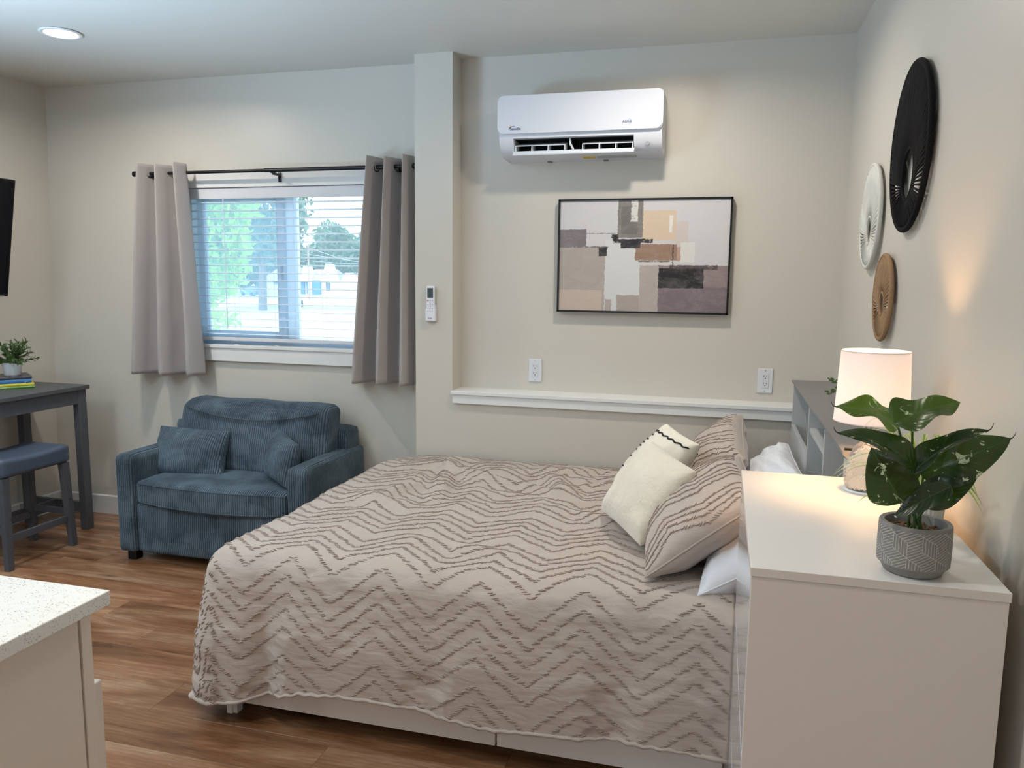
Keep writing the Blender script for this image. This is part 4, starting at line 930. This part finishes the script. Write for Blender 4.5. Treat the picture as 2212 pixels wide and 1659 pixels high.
def varieg(nm='variegated_leaf', tr=.10):
    t = NT(nm); c = t.new('ShaderNodeTexCoord'); sp = t.new('ShaderNodeSeparateXYZ'); t.l(c.outputs['UV'], sp.inputs[0]); ob = c.outputs['Object']
    off = t.math('ABSOLUTE', t.math('SUBTRACT', sp.outputs[1], .5)); mid = t.math('LESS_THAN', off, .012)
    ph = t.math('MULTIPLY', t.math('SUBTRACT', sp.outputs[0], t.math('MULTIPLY', off, .5)), 60.0); vein = t.math('GREATER_THAN', t.math('SINE', ph), .93)
    mp = t.new('ShaderNodeMapping'); mp.inputs['Scale'].default_value = (1, 1, 1); t.l(ob, mp.inputs[0]); n1 = t.noise(mp.outputs[0], 42, 4, .7, .8)
    cream = t.math('MULTIPLY', t.ramp(n1, [(.60, (0,) * 3), (.62, (255,) * 3)]).outputs[0], t.math('GREATER_THAN', t.noise(ob, 14, 2), .5))
    g = t.mix(t.noise(ob, 30, 3), (6, 16, 11), (12, 30, 16)); g = t.mix(t.math('MULTIPLY', vein, .5), g, (30, 56, 32)); g = t.mix(cream, g, (205, 214, 184)); g = t.mix(t.math('MULTIPLY', mid, .7), g, (58, 88, 46))
    t.col(g); t.b.inputs['Roughness'].default_value = .32; t.b.inputs['Specular IOR Level'].default_value = .5
    t.bump(t.math('SINE', ph), .15, .001)
    o = t.n['Material Output']; tl = t.new('ShaderNodeBsdfTranslucent'); tl.inputs[0].default_value = (*s2l((130, 180, 40)), 1); m = t.new('ShaderNodeMixShader'); m.inputs[0].default_value = tr
    t.l(t.b.outputs[0], m.inputs[1]); t.l(tl.outputs[0], m.inputs[2]); t.l(m.outputs[0], o.inputs[0]); return t.m
VAR = varieg(); VARGLOW = varieg('glowing_variegated_leaf', .42); STEM = P('plant_stem', (52, 84, 36), .5)  # second leaf copy, more translucent: imitates lamp glow in the two top leaves
hp_ = lambda t: (math.sin(math.pi * min(1, t) ** .62) ** .75 if t < .9 else math.sin(math.pi * .9 ** .62) ** .75 * ((1 - t) / .1) ** .8 * (1 if t < .999 else 0)) if t > 0 else .10
LEAVES = [((.306, 1.45, 1.188), (.203, 1.47, 1.214), .098, (0, -.28, .95), .10, .12), ((.281, 1.37, 1.205), (.381, 1.395, 1.242), .094, (.0, -.30, .95), .05, .14),
          ((.322, 1.385, 1.128), (.198, 1.385, 1.182), .060, (-.1, -.62, .75), .16, .35), ((.303, 1.375, 1.072), (.247, 1.36, 1.165), .094, (-.25, -.95, .15), .10, .25),
          ((.318, 1.40, 1.115), (.431, 1.41, 1.196), .056, (-.55, -.45, .7), .10, .5), ((.345, 1.45, 1.105), (.475, 1.445, 1.178), .094, (.15, -.9, .35), .14, .18),
          ((.338, 1.42, 1.062), (.428, 1.43, 1.118), .066, (.25, -.7, .65), -.08, .3), ((.372, 1.37, 1.107), (.286, 1.352, 1.052), .044, (.1, -.8, .6), .12, .35),
          ((.330, 1.46, 1.08), (.285, 1.47, 1.155), .070, (.1, -.9, .3), .1, .2)]
for i, (b_, t_, wdt, nh_, ar, fo) in enumerate(LEAVES):
    off = Vector(bp.location); bm = bmesh.new(); uvl = bm.loops.layers.uv.new('UVMap'); leaf_geo(bm, Vector(b_) - off, Vector(t_) - off, wdt * (.85 if i > 1 else 1), nh_, ar, hp_, n=22, m=6, fold=fo, wave=.2, uvl=uvl, seed=i * 2)
    # curled tip
    T = (Vector(t_) - Vector(b_)).normalized(); e = Vector(t_) - off
    if i in (0, 2, 4, 5):
        tube(bm, [e - T * .006, e + T * .003, e + T * .006 + Vector((0, 0, .003)), e + T * .008 + Vector((0, 0, .008))], .001, 5, rs=[.0016, .001, .0007, .0003])
    obj('leaf', bm, VARGLOW if i < 2 else VAR, bp, auto=1)
    att = Vector(b_) - off + (Vector(t_) - Vector(b_)) * (.28 if i == 1 else .03); st0 = Vector((.012 * math.cos(i * 2.2), .012 * math.sin(i * 2.2), .066))
    bm = bmesh.new(); mid_ = st0.lerp(att, .55) + Vector((0, 0, .010)); tube(bm, [st0, mid_, att], .0018, 6); obj('stem', bm, STEM, bp)

# ------------------------------------------------------------------ spider plant in ribbed pot
sp2 = thing('potted_plant', 'spider plant with striped arching blades in a ribbed white pot', 'plant', (.403, 1.662, .944))
bm = bmesh.new(); lathe(bm, [(0, 0), (.034, 0), (.036, .003), (.040, .060), (.0385, .060), (.036, .050), (0, .050)], n=120, fr=lambda a, r, z: r * (1 + .018 * math.cos(a * 30)) if r > .0395 or (.0345 < r < .0365 and z < .01) else r); obj('pot', bm, P('ribbed_ceramic', (196, 192, 184), .5), sp2, smooth='auto')
SPG = leafmat('spider_leaf', (98, 126, 44), (150, 168, 84), .3); SPW = leafmat('spider_leaf_edge', (188, 196, 138), (206, 212, 160), .3)
rnd = random.Random(21)
angs = [180 + rnd.uniform(-38, 30) for _ in range(11)] + [rnd.uniform(-80, 60) for _ in range(8)] + [rnd.uniform(60, 130) for _ in range(5)] + [250, 275, 290]
for k, ad in enumerate(angs):
    a = math.radians(ad); L = rnd.uniform(.12, .19); el = rnd.uniform(.25, 1.1)
    if -60 < ad < 60: L = min(L, .085 / max(.3, math.cos(a)))
    if k >= len(angs) - 3: el, L = 1.35, .15
    R_, hgt = L * math.cos(el * .8), L * math.sin(el) * .75; bm = bmesh.new(); prev = None; n_ = 14
    dirv = Vector((math.cos(a), math.sin(a), 0)); sd = Vector((-dirv.y, dirv.x, 0)); rows_ = []
    for i in range(n_ + 1):
        t = i / n_; z = .052 + hgt * 1.5 * math.sin(math.pi * t * .72) - (.03 * t * t); c = dirv * (.006 + R_ * t) + Vector((0, 0, z)); w_ = .0062 * (math.sin(math.pi * min(.97, t * .85 + .12))) ** .6 * (1 - t ** 6)
        rows_.append([bm.verts.new(c + sd * s_ * w_ + Vector((0, 0, abs(s_) * w_ * .5))) for s_ in (-1, -.45, .45, 1)])
    for A_, B_ in zip(rows_, rows_[1:]):
        for j in range(3): f = bm.faces.new((A_[j], A_[j + 1], B_[j + 1], B_[j])); f.material_index = 0 if j == 1 else 1; f.smooth = True
    obj('blade', bm, [SPG, SPW], sp2, auto=1)

# eucalyptus behind the lampshade
eu = thing('potted_plant', 'small round-leaved green plant on the headboard behind the lampshade', 'plant', (.428, 2.76, 1.010))
bm = bmesh.new(); lathe(bm, [(0, 0), (.026, 0), (.031, .05), (.029, .05), (.027, .042), (0, .042)], n=32); obj('pot', bm, WHITE, eu, smooth='auto')
for k, (dx, dy, dz) in enumerate([(-.075, 0, .055), (-.070, .02, .10), (-.03, -.03, .12), (.02, .02, .13), (.05, -.02, .09), (-.055, -.04, .075)]):
    bm = bmesh.new(); p0, p1 = Vector((0, 0, .042)), Vector((dx, dy, .0 + dz)); tube(bm, [p0, p0.lerp(p1, .5) + Vector((0, 0, .018)), p1], .0011, 5)
    for q in range(9):
        t = .35 + .65 * q / 8; c = p0.lerp(p1, t) + Vector((0, 0, .018 * 4 * t * (1 - t))); d = Vector((math.cos(q * 2.2 + k), math.sin(q * 2.2 + k), .5 * math.cos(q))).normalized(); leaf_geo(bm, c, c + d * .017, .015, (0.2, -.5, .8), n=5, m=2, fold=.1, arch=.05)
    obj('sprig', bm, LEAFS, eu)

# ------------------------------------------------------------------ woven wall discs
def disc(label, cy_, cz_, R_, hz, r, c, N, thick=.012):
    root = thing('woven_disc', label, 'wall decor', (XR, cy_, cz_), 'woven rope discs on the right wall')
    m = fabric('rope_' + str(c[0]), c, tuple(int(x * .86) for x in c), rough=.95, sheen=0, wr=(240, .8, .002)); X = -.016
    bm = bmesh.new(); n = N * 8
    pts = [Vector((X, (R_ - thick) * math.cos(2 * math.pi * k / n), (R_ - thick) * math.sin(2 * math.pi * k / n))) for k in range(n)]
    tube(bm, pts, thick, 10, rs=[thick * (1 + .05 * abs(math.sin(math.pi * k / 4))) for k in range(n)], closed=True); ch2 = obj('rim', bm, m, root, smooth=True)
    bm = bmesh.new(); n2 = 160; pts = [Vector((X, r * math.cos(2 * math.pi * k / n2), hz + r * math.sin(2 * math.pi * k / n2))) for k in range(n2)]
    tube(bm, pts, .006, 8, rs=[.0045 + .001 * abs(math.sin(math.pi * k / 2)) for k in range(n2)], closed=True); obj('hole_ring', bm, m, root, smooth=True)
    bm = bmesh.new(); rn = random.Random(N)
    for k in range(N):
        a = 2 * math.pi * (k + rn.uniform(-.12, .12)) / N; a2 = a + .06; q = Vector((X, (R_ - thick * 1.2) * math.cos(a2), (R_ - thick * 1.2) * math.sin(a2))); p = Vector((X - .001, r * math.cos(a), hz + r * math.sin(a)))
        gap = (p - q).length; wo = math.pi * (R_ - thick) / N * .88; wi = math.pi * r / N * 1.0; short = gap < (R_ - r) * .92
        tube(bm, [p.lerp(q, t) + Vector((-.003 * math.sin(math.pi * t), 0, 0)) for t in (0, .35, .7, 1)], .002, 6, rs=[max(wi, .0016), lerp(wi, wo, .35) * (.62 if short else 1.0), lerp(wi, wo, .7) * (.62 if short else 1.0), wo * (.75 if short else 1)])
    o = obj('woven_strands', bm, m, root, smooth=True); o['kind'] = 'stuff'
disc('large black woven rope disc with an oval hole, highest on the right wall', 2.475, 1.815, .236, -.073, .072, (11, 11, 14), 84, .008)
disc('white woven rope disc, the middle-sized one left of the black disc', 3.035, 1.668, .185, -.048, .048, (214, 214, 208), 66, .008)
disc('small tan woven rope disc, lowest above the lamp', 2.712, 1.390, .140, -.020, .036, (158, 128, 98), 56, .0075)

# ------------------------------------------------------------------ kitchen island in the left foreground
isl = thing('kitchen_cabinet', 'cream kitchen cabinet under the speckled quartz worktop', 'cabinet', (-1.45, .6, 0))
ch(isl, 'body', B(-1.92, -1.016, .12, .999, .09, .8735), CABW); ch(isl, 'end_panel', B(-1.016, -1.010, .12, .9965, .0, .8735, bev=.001), CABW); ch(isl, 'face_frame', B(-1.92, -1.008, 1.0, 1.0215, .09, .8735, bev=.001), CABW)
ch(isl, 'toe_kick', B(-1.9, -1.03, .14, .95, 0, .09), DARK)
d1 = ch(isl, 'door', B(-1.45, -1.012, 1.0225, 1.041, .10, .735, bev=.0015), CABW); d2 = ch(isl, 'door', B(-1.915, -1.453, 1.0225, 1.041, .10, .735, bev=.0015), CABW)
o = obj('worktop', B(-1.96, -.985, .08, 1.043, .874, .9, bev=.0018), QUARTZ); tag(o, 'white speckled quartz worktop in the lower left corner', 'countertop')

# ------------------------------------------------------------------ outside the window
def E(name, label, cat, loc=(0, 0, 0), group=None): return thing(name, label, cat, loc, group)
def flat(name, x0, x1, y0, y1, z, c, c2=None, sc=.3, label=None):
    t = NT(name + '_mat'); v = t.coord('Object'); t.col(t.mix(t.noise(v, sc, 5, .6), c, c2 or c)); t.b.inputs['Roughness'].default_value = .9
    return struct(obj(name, B(x0, x1, y0, y1, z - .2, z), t.m), label)
flat('lawn', -220, 60, 4.2, 260, -1.5, (104, 128, 72), (150, 154, 100), .2, 'grass lawn across the street')
flat('road', -220, 60, 36, 66, -1.49, (150, 146, 148), (168, 164, 164), .4, 'pale asphalt street'); flat('driveway', -75, -48, 66, 96, -1.48, (170, 162, 156), (180, 172, 164), .4, 'pale driveway beside the grey house')
flat('yard', -220, 60, 4.3, 35, -1.485, (120, 134, 96), (150, 140, 120), .5, 'grass strip near the window')
GREEN1 = leafmat('maple_leaf_bright', (92, 130, 40), (146, 172, 52), .4); GREEN2 = leafmat('tree_leaf_dark', (40, 76, 56), (70, 104, 74), .2); BARK = P('tree_bark', (92, 78, 68), .9)
def tree(label, x, y, crown, n, sz, mat, seed, blobs, trunk_r=.2):
    r_ = E('tree', label, 'tree', (x, y, -1.5), 'trees outside the window'); rn = np.random.RandomState(seed); V = []; F = []
    tot = sum(b[3] * b[4] * b[5] for b in blobs)
    for (bx, by, bz, rx, ry, rz) in blobs:
        k = max(60, int(n * (rx * ry * rz) / tot)); d = rn.normal(size=(k, 3)); d /= np.linalg.norm(d, axis=1)[:, None]; rad = rn.uniform(.55, 1.05, (k, 1)); P_ = d * rad
        for p in P_:
            nz_ = 1 + .22 * noise.noise(Vector((float(p[0]) * 3, float(p[1]) * 3, float(p[2]) * 3 + seed))); c = np.array([bx - x, by - y, bz + 1.5]) + p * nz_ * np.array([rx, ry, rz]); u = rn.normal(size=3); u /= np.linalg.norm(u); w_ = np.cross(u, rn.normal(size=3)); w_ /= np.linalg.norm(w_); s_ = sz * rn.uniform(.6, 1.3); b = len(V)
            V += [tuple(c - u * s_), tuple(c + w_ * s_ * .45), tuple(c + u * s_), tuple(c - w_ * s_ * .45)]; F.append((b, b + 1, b + 2, b + 3))
    me = bpy.data.meshes.new('crown'); me.from_pydata(V, [], F); me.materials.append(mat); link('crown', me, r_)
    b0 = blobs[0]; bm = bmesh.new(); tube(bm, [(0, 0, 0), (trunk_r * .4, 0, (b0[2] + 1.5) * .5), (b0[0] - x, b0[1] - y, b0[2] + 1.5)], trunk_r, 8, rs=[trunk_r, trunk_r * .8, trunk_r * .4])
    for b in blobs[1:]: tube(bm, [(trunk_r * .3, 0, max(.3, (b0[2] + 1.5) * .4)), (b[0] - x, b[1] - y, b[2] + 1.5)], trunk_r * .3, 6)
    obj('trunk', bm, BARK, r_)
tree('bright green maple filling the left half of the window', -16.6, 21, None, 7500, .15, GREEN1, 1, [(-16.0, 21, 4.3, 2.3, 1.6, 2.2), (-14.6, 20.6, 2.6, .95, .8, 1.0), (-15.3, 21, 1.7, 1.2, .9, 1.0), (-14.75, 20.5, .12, .75, .5, .30), (-15.9, 21, .5, .8, .6, .5)], .14)
tree('dark broad tree behind the maple, left of the window mullion', -40, 62, None, 5200, .42, GREEN2, 2, [(-39.5, 62, 8.2, 4.2, 3, 4.6), (-44, 62, 6.2, 4, 3, 4.5), (-37.4, 61, 5.2, 2.2, 2, 2.6)], .4)
tree('tall round tree above the white gabled house', -74, 140, None, 3600, .8, GREEN2, 3, [(-74.2, 140, 7.2, 4.2, 3, 5.2), (-76.5, 140, 5.2, 3.2, 3, 4), (-71, 140, 5.8, 3.4, 3, 3.8)], .5)
tree('lower tree at the right end of the houses', -66, 144, None, 2800, .8, GREEN2, 4, [(-68, 144, 5.6, 4.5, 3, 5), (-63, 144, 5, 4.5, 3, 4.6)], .5)
tree('low tree between the mullion and the tall round tree', -84, 138, None, 2800, .8, GREEN2, 5, [(-83, 138, 3.6, 4.2, 3, 4.4), (-79, 138, 3.4, 3, 3, 3.4)], .5)
tree('tall tree behind the grey house roof', -92, 136, None, 3200, .8, GREEN2, 6, [(-91, 136, 6.5, 6, 3, 7.5), (-98, 136, 6.5, 5, 3, 7)], .5)
SID = P('siding_grey', (156, 160, 170), .8); SIDW = P('siding_white', (222, 224, 226), .8); BLUEP = P('blue_painted_wall', (30, 96, 190), .6); ROOFG = P('roof_grey', (118, 114, 130), .9, var=((132, 126, 140), 3)); ROOFR = P('roof_red', (140, 100, 100), .9); WGL = P('far_window_glass', (70, 84, 110), .15)
def house(label, x0, x1, y, ze, zr, wall, roofm, rx0, rx1, depth=7, ov=.1):
    h = E('house', label, 'house', ((x0 + x1) / 2, y, -1.5)); ch(h, 'wall', B(x0, x1, y, y + depth, -1.5, ze), wall)
    bm = bmesh.new(); a = [(x0 - ov, y - ov, ze), (x1 + ov, y - ov, ze), (x1 + ov, y + depth + ov, ze), (x0 - ov, y + depth + ov, ze), (rx0, y + depth / 2, zr), (rx1, y + depth / 2, zr)]
    v = [bm.verts.new(p) for p in a]; u = [bm.verts.new((p[0], p[1], p[2] - .15)) for p in a[:4]]
    for f in ((0, 1, 5, 4), (1, 2, 5), (2, 3, 4, 5), (3, 0, 4)): bm.faces.new([v[i] for i in f])
    for i in range(4): bm.faces.new((v[i], u[i], u[(i + 1) % 4], v[(i + 1) % 4]))
    bm.faces.new(u); ch(h, 'roof', bm, roofm); return h
def hwin(h, x0, x1, y, z0, z1):
    f = ch(h, 'window', B(x0, x1, y - .08, y, z0, z1), SIDW); o = obj('pane', B(x0 + .1, x1 - .1, y - .1, y - .07, z0 + .1, z1 - .1), WGL, f)
def gable(h, xc, hw, y, z0, z1, mat=SIDW):
    bm = bmesh.new(); prism(bm, [(xc - hw, z0), (xc + hw, z0), (xc, z1)], 'y', y - .5, y + 2.5); ch(h, 'gable', bm, mat)
h1 = house('grey sided house with a grey roof across the street', -78, -70.4, 120, .78, 3.5, SID, ROOFG, -75.8, -72.0); hwin(h1, -75.3, -73.9, 120, .15, .95); hwin(h1, -71.3, -70.6, 120, .15, .9)
h2 = house('blue and white house with steep white gables', -70.0, -63.3, 119, .95, 3.0, SIDW, ROOFG, -68.5, -64.2); ch(h2, 'porch_wall', B(-68.05, -65.45, 118.6, 119, -1.2, 1.1), BLUEP); ch(h2, 'porch_wall', B(-69.5, -68.5, 118.7, 119, -1.2, .9), BLUEP)
gable(h2, -68.25, .85, 118.6, .8, 3.4); gable(h2, -64.1, 1.0, 118.6, .9, 3.9); ch(h2, 'window', B(-64.5, -63.8, 118.8, 119, -.6, .7), WGL); ch(h2, 'porch_post', B(-67.1, -66.95, 118.3, 118.6, -1.4, 1.1), SIDW)
h3 = house('white house with a reddish roof at the right', -63.0, -60.6, 123, .9, 2.5, SIDW, ROOFR, -62.4, -61.0)
h4 = E('garage', 'small white garage with a pointed gable at the right edge of the window', 'garage', (-60.2, 118, -1.5)); ch(h4, 'wall', B(-61.1, -59.2, 117.5, 121, -1.5, .9), SIDW); gable(h4, -60.15, 1.05, 118, .9, 2.4); ch(h4, 'door', B(-60.85, -59.5, 117.4, 117.5, -1.4, .55), SID)
po = E('utility_pole', 'wooden utility pole in front of the blue house', 'pole', (-54.1, 95, -1.5)); bm = bmesh.new(); cyl(bm, (-54.1, 95, -1.5), (-54.1, 95, 6.0), .13, .1, n=10); ch(po, 'shaft', bm, P('pole_wood', (140, 116, 112), .9)); ch(po, 'crossarm', B(-55, -53.2, 94.9, 95.05, 5.3, 5.45), BARK)
bm = bmesh.new()
for z, z2 in ((5.5, 3.0), (4.6, 4.0), (3.8, 3.6)): tube(bm, [(-54.1, 95, z), (-49, 95, (z + z2) / 2 - .25), (-42, 95, z2)], .03, 4); tube(bm, [(-54.1, 95, z), (-64, 97, z - .5), (-76, 98, z)], .03, 4)
ch(po, 'wire', bm, P('wire_grey', (150, 160, 170), .6))
def car(label, loc, rz, col, suv=True, group='cars outside the window'):
    c = thing('car', label, 'car', loc, group, rz); m = P('car_paint_%d' % col[2], col, .25, coat=.5); H = 1.72 if suv else 1.42; L = 4.5
    bm = bmesh.new(); prism(bm, [(-L / 2, .45), (-L / 2, .95), (-L / 2 + .1, 1.05), (L / 2 - 1.15, 1.08), (L / 2 - .2, .92), (L / 2, .75), (L / 2, .40), (L / 2 - .1, .28), (-L / 2 + .1, .28)], 'y', -.9, .9); bmesh.ops.bevel(bm, geom=bm.edges[:], offset=.06, segments=2, affect='EDGES'); obj('body', bm, m, c, smooth='auto')
    bm = bmesh.new(); prism(bm, [(-L / 2 + .12, 1.02), (-L / 2 + .35, H - .05), (-L / 2 + .7, H), (.45, H), (L / 2 - 1.2, 1.04)], 'y', -.78, .78); bmesh.ops.bevel(bm, geom=bm.edges[:], offset=.06, segments=2, affect='EDGES'); obj('cabin', bm, WGL, c, smooth='auto')
    obj('roof', B(-L / 2 + .5, .45, -.74, .74, H - .03, H + .02, bev=.02), P('car_roof_pale', (200, 206, 210), .2) if suv else m, c)
    for x in (-1.4, 1.4):
        for y_ in (-.92, .92): bm = bmesh.new(); cyl(bm, (x, y_ - .1, .34), (x, y_ + .1, .34), .34, n=20); obj('wheel', bm, DARK, c, smooth='auto')
    for y_ in (-.62, .62): obj('headlight', B(L / 2 - .12, L / 2 + .015, y_ - .18, y_ + .18, .66, .80, bev=.02), P('headlight', (220, 226, 230), .15), c)
    obj('grille', B(L / 2 - .05, L / 2 + .02, -.4, .4, .5, .76, bev=.02), BLACK, c); obj('number_plate', B(L / 2 + .0, L / 2 + .03, -.26, .26, .36, .48), WHITE, c)
    obj('tail_light', B(-L / 2 - .01, -L / 2 + .08, -.85, -.6, .75, .95), P('tail_red', (190, 40, 50), .3), c); obj('tail_light', B(-L / 2 - .01, -L / 2 + .08, .6, .85, .75, .95), bpy.data.materials['tail_red'], c)
car('dark green sport utility car parked by the mullion', (-42.4, 71.0, -1.49), math.radians(-62), (52, 70, 66)); car('small blue car parked beyond the maple leaves', (-71.4, 108, -1.5), math.radians(150), (50, 90, 190), False)
